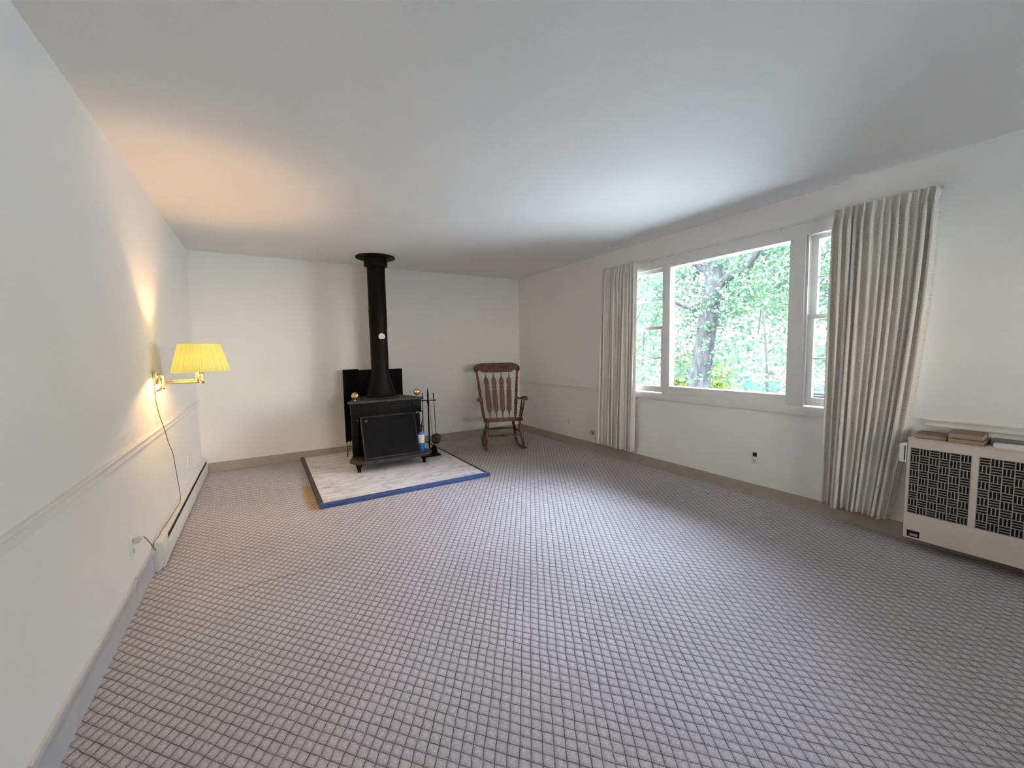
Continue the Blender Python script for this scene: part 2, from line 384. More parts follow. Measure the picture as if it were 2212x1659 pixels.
def empty(name, loc, rz=0):
    o = bpy.data.objects.new(name, None); COL.objects.link(o); o.location = loc; o.rotation_euler = (0, 0, rz)
    o.empty_display_size = .1; return o
def part(name, mb, m, parent, smooth=35, label=None):
    """build in world coordinates under an Empty that is not rotated"""
    o = mb.build(name, m, None, smooth)
    if parent.rotation_euler.z == 0 and parent.type == 'EMPTY':
        base = parent.location
        o.data.transform(Matrix.Translation(-Vector(base)))
        o.parent = parent
    else: o.parent = parent
    if label: o['label'] = label
    return o
def sub(name, mb, m, parent_part, root, smooth=35, label=None):
    """sub-part: world coordinates, root is the thing's Empty"""
    o = mb.build(name, m, None, smooth); o.data.transform(Matrix.Translation(-Vector(root.location))); o.parent = parent_part
    if label: o['label'] = label
    return o
def struct(o, label, cat='structure'):
    return tag(o, label, cat, kind='structure')

# ------------------------------------------------------------------ room shell
T = .16
WY0, WY1, WZ0, WZ1 = -4.62, -2.12, .80, 2.13      # opening in the window wall
struct(MB().quads([(-T, YR-T, 0), (W+T, YR-T, 0), (W+T, T, 0), (-T, T, 0)], [(0, 1, 2, 3)]).build('floor', 'carpet', smooth=0), 'mauve grey carpet with a diagonal basket-weave texture covering the floor', 'carpet')
struct(MB().box((-T, YR-T, H), (W+T, T, H+T)).build('ceiling', 'ceiling_paint', smooth=0), 'plain white painted ceiling', 'ceiling')
struct(MB().box((-T, 0, -.1), (W+T, T, H)).build('wall_back', 'wall_paint', smooth=0), 'plain off-white wall behind the black stove', 'wall')
struct(MB().box((-T, YR-T, -.1), (0, 0, H)).build('wall_left', 'wall_paint', smooth=0), 'off-white wall carrying the brass lamp', 'wall')
mb = MB()
mb.box((W, YR-T, -.1), (W+T, WY0, H)).box((W, WY1, -.1), (W+T, 0, H)).box((W, WY0, -.1), (W+T, WY1, WZ0)).box((W, WY0, WZ1), (W+T, WY1, H))
struct(mb.build('wall_right', 'wall_paint', smooth=0), 'off-white wall around the wide picture window', 'wall')
mb = MB()   # rear wall with an opening for the added fill-light window
mb.box((0, YR-T, -.1), (RX0, YR, H)).box((RX1, YR-T, -.1), (W, YR, H)).box((RX0, YR-T, -.1), (RX1, YR, RZ0)).box((RX0, YR-T, RZ1), (RX1, YR, H))
struct(mb.build('wall_rear', 'wall_paint', smooth=0), 'off-white wall behind the camera with an added fill-light window', 'wall')
# vinyl cove base
cv = lambda s: [(0, 0), (.016*s, 0), (.009*s, .008), (.0045*s, .02), (.004*s, .100), (.002*s, .1045), (0, .1045)]
struct(MB().prism([(y, z) for y, z in cv(-1)], 'x', 0.0, W-.004).build('baseboard_back', 'cove_base'), 'taupe vinyl cove base along the back wall', 'baseboard')
mb = MB(); mb.prism([(W+x, z) for x, z in cv(-1)], 'y', YR, 0)
struct(mb.build('baseboard_right', 'cove_base'), 'taupe vinyl cove base under the picture window', 'baseboard')
# moulded chair rails
rp = lambda s: [(0, .757), (.010*s, .757), (.013*s, .764), (.010*s, .771), (.008*s, .780), (.012*s, .790), (.016*s, .798), (.013*s, .804), (0, .804)]
struct(MB().prism([(x, z) for x, z in rp(1)], 'y', YR, -.004).build('trim_1', 'rail_paint', smooth=50), 'off-white moulded chair rail on the wall below the brass lamp', 'chair rail')
struct(MB().prism([(W+x, z) for x, z in rp(-1)], 'y', -2.03, -.004).build('trim_2', 'rail_paint', smooth=50), 'off-white chair rail between the corner and the left curtain', 'chair rail')
struct(MB().prism([(W+x, z) for x, z in rp(-1)], 'y', YR, -4.72).build('trim_3', 'rail_paint', smooth=50), 'off-white chair rail above the wall heater', 'chair rail')

# ------------------------------------------------------------------ picture window
win = empty('window_1', (W, -3.37, WZ0)); struct(win, 'wide white picture window flanked by two narrow double-hung sashes', 'window')
mb = MB()   # jambs, mullions and head (faces at wall plane, casing 12 mm proud)
cx = W-.012
mb.box((cx, -4.66, 2.095), (W+.15, -2.08, 2.205), .003)            # head board
mb.box((W-.006, -3.965, 2.083), (W+.10, -2.775, 2.11))
mb.box((cx, -2.10, .80), (W+.15, -2.08, 2.10)); mb.box((cx, -4.66, .80), (W+.15, -4.64, 2.10))
for y0, y1 in ((-2.83, -2.74), (-4.022, -3.915)):
    mb.box((cx, y0, .80), (W+.064, y1, 2.10), .003)
mb.box((cx+.004, -3.92, .80), (W+.10, -2.825, .888), .003)          # bottom rail of the fixed light
part('window_frame', mb, 'trim_paint', win)
part('window_sill', MB().box((W-.020, -4.66, .742), (W+.15, -2.08, .806), .004), 'trim_paint', win)
part('window_pane', MB().box((W+.052, -3.915, .885), (W+.058, -2.83, 2.085)), 'window_glass', win, smooth=0)
def sash(y0, y1):
    fr = MB()
    # lower sash in front, upper sash behind
    for z0, z1, x0, top, bot in ((.815, 1.508, W+.030, .035, .062), (1.475, 2.095, W+.066, .030, .035)):
        x1 = x0+.034
        if z0 < 1: bz, tz = z0+bot, z1-top
        else: bz, tz = z0+.03, z1-.028
        fr.box((x0, y0, z0), (x1, y1, bz), .002); fr.box((x0, y0, tz), (x1, y1, z1), .002)
        fr.box((x0, y0, bz), (x1, y0+.052, tz), .002); fr.box((x0, y1-.052, bz), (x1, y1, tz), .002)
        mid = (bz+tz)/2
        fr.box((x0+.006, y0+.05, mid-.008), (x1-.006, y1-.05, mid+.008), .002)
    # stops
    fr.box((W+.006, y0-.002, .806), (W+.026, y0+.012, 2.10)); fr.box((W+.006, y1-.012, .806), (W+.026, y1+.002, 2.10))
    fr.box((W+.02, y1-.006, .806), (W+.10, y1+.001, 2.10)); fr.box((W+.02, y0-.001, .806), (W+.10, y0+.006, 2.10))
    o = part('sash', fr, 'trim_paint', win)
    for z0, z1, x in ((.86, 1.48, W+.047), (1.49, 2.08, W+.083)):
        sub('pane', MB().box((x-.002, y0+.045, z0), (x+.002, y1-.045, z1)), 'window_glass', o, win, smooth=0)
sash(-2.742, -2.10)
sash(-4.64, -4.025)
for z in (1.795, 1.035):
    part('latch', MB().box((cx-.008, -2.793, z), (cx, -2.781, z+.062), .002), 'plastic_white', win)

rw = empty('window_fill_light', ((RX0+RX1)/2, YR, RZ0)); struct(rw, 'wide unseen window added behind the camera as fill light', 'window')  # unseen window, added to bring soft light onto the right wall
mb = MB()
for a, b in (((RX0, RZ0), (RX0+.05, RZ1)), ((RX1-.05, RZ0), (RX1, RZ1)), ((RX0, RZ0), (RX1, RZ0+.06)), ((RX0, RZ1-.06), (RX1, RZ1)), (((RX0+RX1)/2-.03, RZ0), ((RX0+RX1)/2+.03, RZ1))):
    mb.box((a[0], YR-.12, a[1]), (b[0], YR-.06, b[1]))
part('window_frame', mb, 'trim_paint', rw)
part('window_pane', MB().box((RX0+.04, YR-.093, RZ0+.05), (RX1-.04, YR-.089, RZ1-.05)), 'window_glass', rw, smooth=0)
# ------------------------------------------------------------------ curtain rod and curtains
rod = empty('curtain_rod', (W-.017, -3.35, 2.19)); tag(rod, 'thin white traverse rod running above the picture window between both curtains', 'curtain rod')
mb = MB(); mb.box((W-.0215, -4.72, 2.188), (W-.0125, -1.90, 2.206), .002); part('rail', mb, 'trim_paint', rod)
for y in (-1.95, -2.60, -3.33, -3.85, -4.70):
    mb = MB(); mb.box((W-.020, y-.004, 2.178), (W-.0125, y+.004, 2.189), .001); part('bracket', mb, 'chrome' if y in (-2.60, -3.33, -3.85) else 'trim_paint', rod)

def curtain(name, yA0, yB0, yA1, yB1, ztop, zbot, nf, seed, label, back_b=0.0, depth=.075, amp=.050, bow=1.0):
    """yA = end nearer the back wall, yB = end nearer the camera; 0 = top, 1 = bottom. nf folds."""
    rnd = random.Random(seed)
    nu, nv = nf*18, 60
    ph = [rnd.uniform(.72, 1.28) for _ in range(nf)]; tot = sum(ph)
    am = [rnd.uniform(.65, 1.25) for _ in range(nf)]; lean = [rnd.uniform(-.4, .4) for _ in range(nf)]
    cum = [0]
    for p in ph: cum.append(cum[-1]+p/tot)
    V, F, UV = [], [], []
    for j in range(nv+1):
        t = j/nv; t2 = t**bow
        z = ztop+(zbot-ztop)*t
        head = min(1, max(0, 1.6-t/.035))                       # stiff pinched heading
        for i in range(nu+1):
            s = i/nu
            k = min(nf-1, max(0, next((q for q in range(nf) if s <= cum[q+1]+1e-9), nf-1)))
            loc = (s-cum[k])/(cum[k+1]-cum[k])
            a = 2*math.pi*loc
            yA = yA0+(yA1-yA0)*t2; yB = yB0+(yB1-yB0)*t2
            y = yA+(yB-yA)*s
            wid = abs(yB-yA)/nf
            A = amp*am[k]*(1-.35*head)*(.85+.25*math.sin(3*t+k*1.7))
            x = W-depth-A*(.5-.5*math.cos(a))**(.55+2.2*head)+.020
            y += wid*(.02+.40*(1-head))*math.sin(a)*(-1)+lean[k]*wid*.5*t*math.sin(a*.5)
            if s > .93 and back_b: x += back_b*((s-.93)/.07)*1.0   # last fold returns towards the wall
            if s < .06 and seed == 2: x += .03*(1-s/.06)
            x = min(x, W-.024)
            z2 = z + .006*math.sin(k*2.1)*t
            V.append((x, y, z2)); UV.append((s*abs(yB1-yA1)*2.6, t*2.05))
    for j in range(nv):
        for i in range(nu):
            a = j*(nu+1)+i; F.append((a, a+1, a+nu+2, a+nu+1))
    me = bpy.data.meshes.new(name); me.from_pydata(V, [], F); me.update()
    uv = me.uv_layers.new(name='UVMap')
    for lp in me.loops: uv.data[lp.index].uv = UV[lp.vertex_index]
    me.materials.append(MATS['curtain_fabric']); me.shade_smooth()
    o = bpy.data.objects.new(name, me); COL.objects.link(o)
    md = o.modifiers.new('thickness', 'SOLIDIFY'); md.thickness = .002; md.offset = 0
    tag(o, label, 'curtain', 'pleated curtains at the picture window')
    return o
curtain('curtain', -1.955, -2.45, -1.865, -2.425, 2.205, .135, 11, 1, 'narrower oatmeal pleated curtain at the left end of the picture window')
curtain('curtain', -4.20, -4.745, -4.205, -4.585, 2.205, .120, 13, 2, 'wider oatmeal pleated curtain at the right end of the window, beside the wall heater', back_b=.06, depth=.085, amp=.060, bow=1.7)

# ------------------------------------------------------------------ left wall: electric baseboard heater and metal cover strip
bh = empty('baseboard_heater', (0, -1.23, 0)); tag(bh, 'long low white baseboard heater with a dark slot along its top, on the left wall', 'heater')
Y0, Y1 = -2.43, -.03
part('back_plate', MB().prism([(.001, .02), (.004, .02), (.004, .172), (.044, .166), (.048, .160), (.048, .163), (.045, .170), (.001, .178)], 'y', Y0+.004, Y1-.004), 'heater_metal', bh)
part('front_panel', MB().box((.046, Y0+.004, .012), (.050, Y1-.004, .130), .0015), 'heater_metal', bh)
part('heating_element', MB().box((.006, Y0+.02, .03), (.043, Y1-.02, .155)), 'heater_dark', bh)
for a, b in ((Y0, Y0+.16), (Y1-.05, Y1)):
    mb = MB(); mb.prism([(.002, 0), (.030, 0), (.052, .03), (.052, .160), (.047, .171), (.002, .180)], 'y', a, b, .0015); part('end_cap', mb, 'heater_metal', bh)
cs = empty('baseboard_cover', (0, -5, 0)); tag(cs, 'long grey-white metal baseboard cover running from the heater towards the camera', 'baseboard cover')
def cover(y0, y1):
    return MB().prism([(.0005, 0), (.0045, 0), (.0035, .085), (.0045, .105), (.0095, .120), (.0120, .134), (.0085, .144), (.0005, .148)], 'y', y0, y1)
for a, b in ((-2.80, -2.432), (-3.93, -2.802), (-5.90, -3.932), (YR+.01, -5.902)):
    part('section', cover(a, b), 'cover_metal', cs)
for y in (-2.80, -3.93, -5.9):
    mb = MB().prism([(.0005, .085), (.0055, .086), (.0062, .106), (.0115, .119), (.0140, .134), (.0100, .148), (.0005, .152)], 'y', y-.012, y+.012)
    part('joint_clip', mb, 'cover_metal', cs)

# ------------------------------------------------------------------ sockets and jacks
def outlet(name, pos, wall, label, black=False, mat_='plastic_white'):
    """wall: 'R' faces -x, 'L' faces +x"""
    s = -1 if wall == 'R' else 1
    e = empty(name, pos); tag(e, label, 'wall outlet')
    x, y, z = pos
    part('cover_plate', MB().box((x, y-.036, z-.058), (x+s*.005, y+.036, z+.058), .0015), mat_, e)
    for k, dz in enumerate((.026, -.026)):
        r = MB(); r.box((x+s*.004, y-.017, z+dz-.017), (x+s*.0075, y+.017, z+dz+.017), .003)
        p = part('receptacle', r, 'plastic_black' if (black and k == 0) else mat_, e)
        m2 = MB()
        for dy in (-.007, .007): m2.box((x+s*.0074, y+dy-.0018, z+dz-.003), (x+s*.0082, y+dy+.0018, z+dz+.009))
        m2.box((x+s*.0074, y-.003, z+dz-.011), (x+s*.0082, y+.003, z+dz-.006))
        sub('slot', m2, 'plastic_black', p, e, smooth=0)
    return e
outlet('wall_outlet', (W, -3.692, .335), 'R', 'white wall outlet with a black upper socket, below the picture window', True)
outlet('wall_outlet', (W, -1.237, .326), 'R', 'painted-over wall outlet on the window wall, right of the rocking chair', mat_='rail_paint')
outlet('wall_outlet', (0, -.92, .335), 'L', 'small white wall outlet on the left wall above the far end of the heater')
outlet('wall_outlet', (0, -2.815, .320), 'L', 'white wall outlet with the lamp plug in it, near the heater end')
e = empty('telephone_jack', (W, -1.70, .233)); tag(e, 'small beige telephone jack just left of the left curtain, above the baseboard', 'phone jack')
part('housing', MB().box((W, -1.735, .205), (W-.022, -1.675, .262), .004), 'plastic_ivory', e)
part('port', MB().box((W-.0215, -1.728, .222), (W-.023, -1.712, .240)), 'plastic_black', e)

# ------------------------------------------------------------------ wall lamp
LX, LY = .255, -2.0
lamp = empty('wall_lamp', (0, LY, 1.14)); tag(lamp, 'lit brass swing-arm wall lamp with a yellow pleated shade', 'lamp')
part('wall_plate', MB().box((0.0005, LY-.032, 1.095), (.022, LY+.032, 1.180), .004), 'lamp_brass', lamp)
mb = MB(); mb.box((.020, LY-.014, 1.115), (.042, LY+.014, 1.165), .003); mb.tube([(.045, LY, 1.075), (.045, LY, 1.150)], .010)
mb.sphere((.045, LY, 1.070), .012); mb.tube([(.045, LY, 1.085), (.030, LY-.012, 1.058), (.012, LY-.02, 1.050)], .006)
part('pivot', mb, 'lamp_brass', lamp)
part('swing_arm', MB().tube([(.045, LY, 1.098), (.252, LY, 1.098)], .0075).tube([(.045, LY, 1.113), (.252, LY, 1.113)], .004), 'lamp_brass', lamp)
mb = MB(); mb.lathe((LX, LY, 1.085), [(.009, 0), (.012, .006), (.012, .035), (.008, .045), (.008, .07), (.019, .078), (.023, .110), (.023, .124), (.012, .126)], 20)
mb.lathe((LX-.022, LY-.01, 1.10), [(.006, 0), (.009, .01), (.009, .03), (.014, .035), (.014, .07)], 16)
part('socket', mb, 'lamp_brass', lamp)
mb = MB()
seg, R0, R1, Z0, Z1 = 240, .166, .116, 1.168, 1.362
V, F = [], []
rows = [0, .04, .06, .5, .94, .96, 1]
for r_ in rows:
    for k in range(seg):
        a = 2*math.pi*k/seg; band = r_ < .05 or r_ > .95
        pl = 0 if band else .0026*(abs(math.sin(a*30))*2-1)
        R = R0+(R1-R0)*r_+pl+(.0012 if band else 0)
        V.append((LX+R*math.cos(a), LY+R*math.sin(a), Z0+(Z1-Z0)*r_))
for j in range(len(rows)-1):
    for k in range(seg): F.append((j*seg+k, j*seg+(k+1) % seg, (j+1)*seg+(k+1) % seg, (j+1)*seg+k))
mb.quads(V, F)
shade = part('lamp_shade', mb, 'lamp_shade_fabric', lamp, smooth=60)
md = shade.modifiers.new('thickness', 'SOLIDIFY'); md.thickness = .001
mb = MB()
for R, z in ((R1, Z1-.004), ):
    mb.tube([(LX+R*math.cos(a), LY+R*math.sin(a), z) for a in [2*math.pi*k/40 for k in range(40)]], .002, 6, close=True)
for k in range(3):
    a = 2*math.pi*k/3; mb.tube([(LX, LY, 1.345), (LX+R1*math.cos(a), LY+R1*math.sin(a), Z1-.004)], .0016, 6)
mb.tube([(LX, LY, 1.20), (LX+.03, LY, 1.22), (LX+.034, LY, 1.30), (LX, LY, 1.345)], .0016, 6)
sub('shade_frame', mb, 'lamp_brass', shade, lamp)
def m_bulb():
    m, nt, out = newmat('bulb'); e_ = N(nt, 'ShaderNodeEmission'); e_.inputs[0].default_value = (1, .62, .25, 1); e_.inputs[1].default_value = 14
    t_ = N(nt, 'ShaderNodeBsdfTransparent'); mx = N(nt, 'ShaderNodeMixShader'); mx.inputs[0].default_value = .12      # clear glass bulb
    nt.links.new(t_.outputs[0], mx.inputs[1]); nt.links.new(e_.outputs[0], mx.inputs[2]); nt.links.new(mx.outputs[0], out.inputs[0])
m_bulb()
part('bulb', MB().lathe((LX, LY, 1.205), [(.012, 0), (.013, .02), (.024, .045), (.030, .065), (.027, .085), (.015, .098), (.001, .102)], 20), 'bulb', lamp)
ld = bpy.data.lights.new('bulb_light', 'POINT'); ld.energy = 20.0; ld.color = (1, .55, .24); ld.shadow_soft_size = .03
lo = bpy.data.objects.new('bulb_light', ld); COL.objects.link(lo); lo.parent = lamp; lo.location = (LX, 0, 1.222-1.14)
mb = MB()
cord = [(.012, -2.045, 1.050), (.018, -2.09, .99), (.02, -2.033, .885), (.03, -1.99, .80), (.032, -1.90, .684), (.028, -1.745, .568), (.026, -1.69, .463), (.026, -1.635, .34), (.027, -1.595, .230),
        (.029, -1.63, .1855), (.028, -1.75, .1800), (.024, -1.97, .1800), (.016, -2.26, .1835), (.020, -2.31, .1825), (.014, -2.42, .1855), (.014, -2.452, .165), (.026, -2.475, .150), (.034, -2.53, .175),
        (.040, -2.62, .235), (.038, -2.72, .315), (.036, -2.775, .345)]
def smooth_path(P, n=6):
    P = [Vector(p) for p in P]; out = []
    for i in range(len(P)-1):
        p0, p1, p2, p3 = P[max(i-1, 0)], P[i], P[i+1], P[min(i+2, len(P)-1)]
        for k in range(n):
            t = k/n
            out.append(.5*((2*p1)+(p2-p0)*t+(2*p0-5*p1+4*p2-p3)*t*t+(3*p1-p0-3*p2+p3)*t**3))
    out.append(P[-1]); return out
mb.tube(smooth_path(cord), .0024, 8)
pc = part('power_cord', mb, 'cord_brown', lamp)
sub('plug', MB().box((.0085, -2.828, .332), (.036, -2.800, .360), .004).tube([(.036, -2.812, .346), (.040, -2.79, .348)], .004, 8), 'plastic_ivory', pc, lamp)

# ------------------------------------------------------------------ hearth
hr = empty('hearth', (1.745, -.95, 0)); tag(hr, 'pale stained hearth pad with a blue front edge under the black stove', 'hearth')
part('hearth_pad', MB().box((.985, -1.875, .0005), (2.515, -.016, .030)), 'hearth_board', hr, smooth=0)
part('front_trim', MB().box((.955, -1.905, .0), (2.545, -1.870, .040), .003), 'blue_paint', hr, label='blue painted front edging strip')
part('side_trim', MB().box((.957, -1.869, .0), (.992, -.018, .036), .003), 'grey_edge', hr, label='dark grey edging strip')
part('side_trim', MB().box((2.520, -1.869, .0), (2.543, -.018, .034), .003), 'grey_edge', hr, label='dark grey edging strip')

# ------------------------------------------------------------------ wood stove
SX = 1.785
st = empty('wood_stove', (SX, -.75, .030)); tag(st, 'black cast-iron wood stove with brass ball finials and a tall black pipe, on the hearth', 'stove')
def poly_ledge(pts, z0, z1, bev=.006): return MB().prism(pts, 'z', z0, z1, bev)
# sole plate with a curved front
front = [(1.345, -1.03), (1.352, -1.075), (1.375, -1.125), (1.415, -1.165), (1.48, -1.185), (1.60, -1.200), (1.785, -1.207), (1.97, -1.200), (2.09, -1.190), (2.16, -1.172), (2.205, -1.135), (2.228, -1.09), (2.232, -1.05)]
back = [(2.14, -.80), (2.06, -.43), (1.51, -.43), (1.43, -.80)]
part('ash_ledge', poly_ledge(front+back, .128, .160, .007), 'cast_iron_ledge', st)
# body: tapered box open at the front, hollow look made of walls
mb = MB()
def wallseg(p, q, t, z0, z1):
    p, q = Vector((*p, 0)), Vector((*q, 0)); d = (q-p).normalized(); n = Vector((-d.y, d.x, 0))*t
    b = [p, q, q+n, p+n]
    mb.hexa([(v.x, v.y, z0) for v in b], [(v.x, v.y, z1) for v in b])
mb.box((1.405, -.925, .160), (1.485, -.885, .740), .006); mb.box((2.090, -.925, .160), (2.165, -.885, .740), .006)
wallseg((1.41, -.90), (1.515, -.45), -.02, .16, .74); wallseg((2.16, -.90), (2.055, -.45), .02, .16, .74)
mb.box((1.51, -.47, .16), (2.06, -.45, .74))
mb.box((1.42, -.80, .16), (2.15, -.79, .74))
part('firebox', mb, 'cast_iron', st)
mb = MB(); mb.box((1.398, -.955, .600), (2.172, -.885, .742), .006)
for a, b in ((1.50, 1.765), (1.805, 2.07)):
    for z0, z1 in ((.622, .630), (.712, .720)): mb.box((a, -.960, z0), (b, -.950, z1), .002)
    for x in (a, b-.008): mb.box((x, -.960, .622), (x+.008, -.950, .720), .002)
mb.box((1.398, -.962, .594), (2.172, -.950, .606), .003)
part('frieze', mb, 'cast_iron', st)
for a, b in ((1.487, 1.783), (1.787, 2.088)):
    mb = MB(); mb.box((a, -.915, .165), (b, -.900, .598), .003)
    mb.box((a+.04, -.922, .21), (b-.04, -.912, .38), .004); mb.box((a+.04, -.922, .41), (b-.04, -.912, .56), .004)
    part('door', mb, 'cast_iron', st)
tp = [(1.372, -.975), (2.192, -.975), (2.198, -.945), (2.085, -.60), (2.02, -.44), (1.55, -.44), (1.49, -.60), (1.366, -.945)]
part('top_plate', poly_ledge(tp, .742, .768, .006), 'cast_iron_ledge', st)
def stove_leg(x, y, sx_, sy_):
    mb = MB()
    P = [(x, y, .128), (x+.004*sx_, y+.004*sy_, .100), (x+.018*sx_, y+.018*sy_, .068), (x+.010*sx_, y+.010*sy_, .045), (x+.022*sx_, y+.022*sy_, .034), (x+.030*sx_, y+.030*sy_, .0302)]
    mb.tube(P, [.040, .034, .022, .015, .018, .020], 10)
    return mb
for x, y, a, b in ((1.435, -1.06, -.3, -1), (2.135, -1.06, .3, -1), (1.54, -.48, -1, .3), (2.03, -.48, 1, .3)):
    part('leg', stove_leg(x, y, a, b), 'cast_iron', st)
for x, y in ((1.452, -.925), (2.135, -.925)):
    mb = MB(); mb.lathe((x, y, .766), [(.016, 0), (.016, .006), (.010, .010), (.010, .020), (.014, .024)], 20); mb.sphere((x, y, .826), .0385, 28)
    part('finial', mb, 'brass', st, label='polished brass ball finial')
# smoke hood and pipe
PX, PY = 1.818, -.545
mb = MB()
rings = []
for i in range(13):
    t = i/12; z = .768+.30*t
    k = (1-t)**1.35
    rx = .102+(.182-.102)*k; ry = .102+(.125-.102)*k
    rings.append((rx, ry, z))
seg = 36; V = []; F = []
for rx, ry, z in rings:
    for k in range(seg):
        a = 2*math.pi*k/seg; V.append((PX+rx*math.cos(a), PY+ry*math.sin(a), z))
for j in range(len(rings)-1):
    for k in range(seg): F.append((j*seg+k, j*seg+(k+1) % seg, (j+1)*seg+(k+1) % seg, (j+1)*seg+k))
mb.quads(V, F); mb.lathe((PX, PY, .762), [(.188, 0), (.190, .014), (.180, .020)], 36, 1, .70)
part('smoke_hood', mb, 'pipe_black', st)
pipe = part('stove_pipe', MB().lathe((PX, PY, 0), [(.1005, 1.05), (.1005, 1.577), (.1035, 1.579), (.1035, 1.60), (.1025, 1.765), (.1045, 1.767), (.1045, 1.79), (.1015, 1.80), (.1015, 2.30)], 40), 'pipe_black', st)
part('ceiling_collar', MB().lathe((PX, PY, 0), [(.104, 2.292), (.131, 2.292), (.133, 2.297), (.133, 2.385), (.220, 2.387), (.222, 2.390), (.222, 2.3985), (.05, 2.3985)], 48), 'pipe_black', st)
ga = math.atan2(-5.54-PY, .61-PX)+.32
gc = Vector((PX+.106*math.cos(ga), PY+.106*math.sin(ga), 1.475)); gn = Vector((math.cos(ga), math.sin(ga), 0)); gt = Vector((-gn.y, gn.x, 0))
def disc(c, n, t, r, th, cut=-2):
    mb = MB(); pts = []
    for k in range(32):
        a = 2*math.pi*k/32; px, pz = r*math.cos(a), max(r*math.sin(a), cut*r); pts.append(c+t*px+Vector((0, 0, pz)))
    mb.hexa([tuple(p) for p in pts], [tuple(p+n*th) for p in pts]); return mb
g = part('thermometer', disc(gc, gn, gt, .037, .006, -.72), 'gauge_face', st, label='round pipe thermometer with a pale dial')
sub('dial_centre', disc(gc+gn*.006, gn, gt, .011, .004), 'chrome', g, st)
mb = MB()
for k in range(9):
    a = math.radians(20+k*17); p = gc+gn*.0065+gt*(.027*math.cos(a))+Vector((0, 0, .027*math.sin(a)))
    mb.sphere(p, .0022, 6)
sub('dial_marks', mb, 'red_mark', g, st)
# small latch
part('latch_knob', MB().sphere((1.466, -.935, .560), .008).tube([(1.466, -.925, .560), (1.466, -.935, .560)], .004), 'chrome', st)

# leaning spark screen
ss = empty('spark_screen', (SX, -1.10, .160)); tag(ss, 'black mesh spark screen leaning against the front of the stove', 'fire screen')
TL, TR, BL, BR = Vector((1.488, -.968, .590)), Vector((2.070, -.968, .590)), Vector((1.488, -1.135, .168)), Vector((2.070, -1.135, .168))
mb = MB()
for a, b in ((TL, TR), (TR, BR), (BR, BL), (BL, TL)): mb.tube([a, b], .0085, 4)
part('screen_frame', mb, 'cast_iron_ledge', ss)
d = (BL-TL).normalized(); nn = (TR-TL).normalized().cross(d)*.0015
mb = MB()
for k in range(1, 60): # woven wires
    t = k/60; mb.tube([TL.lerp(TR, t), BL.lerp(BR, t)], .0008, 3, caps=False)
for k in range(1, 44):
    t = k/44; mb.tube([TL.lerp(BL, t), TR.lerp(BR, t)], .0008, 3, caps=False)
mb.hexa([tuple(TL-nn*2), tuple(TR-nn*2), tuple(BR-nn*2), tuple(BL-nn*2)], [tuple(TL-nn), tuple(TR-nn), tuple(BR-nn), tuple(BL-nn)])
part('mesh_panel', mb, 'mesh_black', ss, smooth=0)
kn = TL.lerp(TR, .085).lerp(BL.lerp(BR, .085), .10)
part('knob', MB().sphere(kn+Vector((0, -.012, .004)), .016), 'grey_edge', ss)

# folding black heat shield behind the stove
hs = empty('heat_shield', (1.80, -.22, .030)); tag(hs, 'black sheet-metal heat shield standing behind the stove', 'heat shield')
def panel(x0, y0, x1, y1, z0, z1, t=.004):
    n = Vector((-(y1-y0), x1-x0, 0)).normalized()*t
    b = [Vector((x0, y0, 0)), Vector((x1, y1, 0)), Vector((x1, y1, 0))+n, Vector((x0, y0, 0))+n]
    return MB().hexa([(v.x, v.y, z0) for v in b], [(v.x, v.y, z1) for v in b])
part('side_panel', panel(1.432, -.33, 1.632, -.215, .215, 1.092), 'board_black', hs, smooth=0)
part('centre_panel', panel(1.630, -.205, 2.182, -.200, .215, 1.079), 'board_black', hs, smooth=0)
for pts in ([(1.440, -.335, .40), (1.440, -.335, .034), (1.505, -.22, .215)], [(2.10, -.198, .40), (2.10, -.195, .034), (2.14, -.13, .034)]):
    part('leg', MB().tube(pts, .004, 8), 'cast_iron', hs)

# propane torch standing on the stove ledge
tr = empty('propane_torch', (2.118, -1.062, .160)); tag(tr, 'blue propane torch bottle with a white label, standing on the stove ledge', 'torch')
c = (2.118, -1.062, .160)
part('gas_bottle', MB().lathe(c, [(.030, 0), (.036, .004), (.036, .190), (.030, .208), (.016, .220), (.012, .224)], 28), 'torch_blue', tr)
lb = part('bottle_label', MB().lathe(c, [(.0364, .098), (.0366, .099), (.0366, .189), (.0364, .190)], 28), 'torch_label', tr, label='white label with faint print')
mb = MB()
for k, (z, w) in enumerate(((.170, .9), (.150, .5), (.138, .7), (.120, .6))):
    a0 = -2.2
    pts = [(c[0]+.0369*math.cos(a0+w*q/6), c[1]+.0369*math.sin(a0+w*q/6), c[2]+z) for q in range(7)]
    mb.tube(pts, .0022, 4)
sub('label_print', mb, 'torch_label_red', lb, tr)
mb = MB(); mb.lathe((c[0], c[1], c[2]+.222), [(.014, 0), (.014, .03), (.020, .034), (.020, .075), (.012, .085), (.008, .09)], 20)
part('valve', mb, 'plastic_black', tr)
mb = MB(); mb.tube(smooth_path([(c[0], c[1], .465), (c[0], c[1], .53), (c[0]-.004, c[1], .585), (c[0]-.030, c[1]-.01, .612), (c[0]-.060, c[1]-.02, .604)]), .0065, 10)
part('burn_tube', mb, 'chrome', tr)
mb = MB(); mb.tube(smooth_path([(c[0]+.012, c[1], .47), (c[0]+.030, c[1], .54), (c[0]+.022, c[1], .61), (c[0]+.004, c[1], .625)]), .006, 8); mb.sphere((c[0]+.018, c[1]-.012, .45), .010)
part('igniter_handle', mb, 'plastic_black', tr)

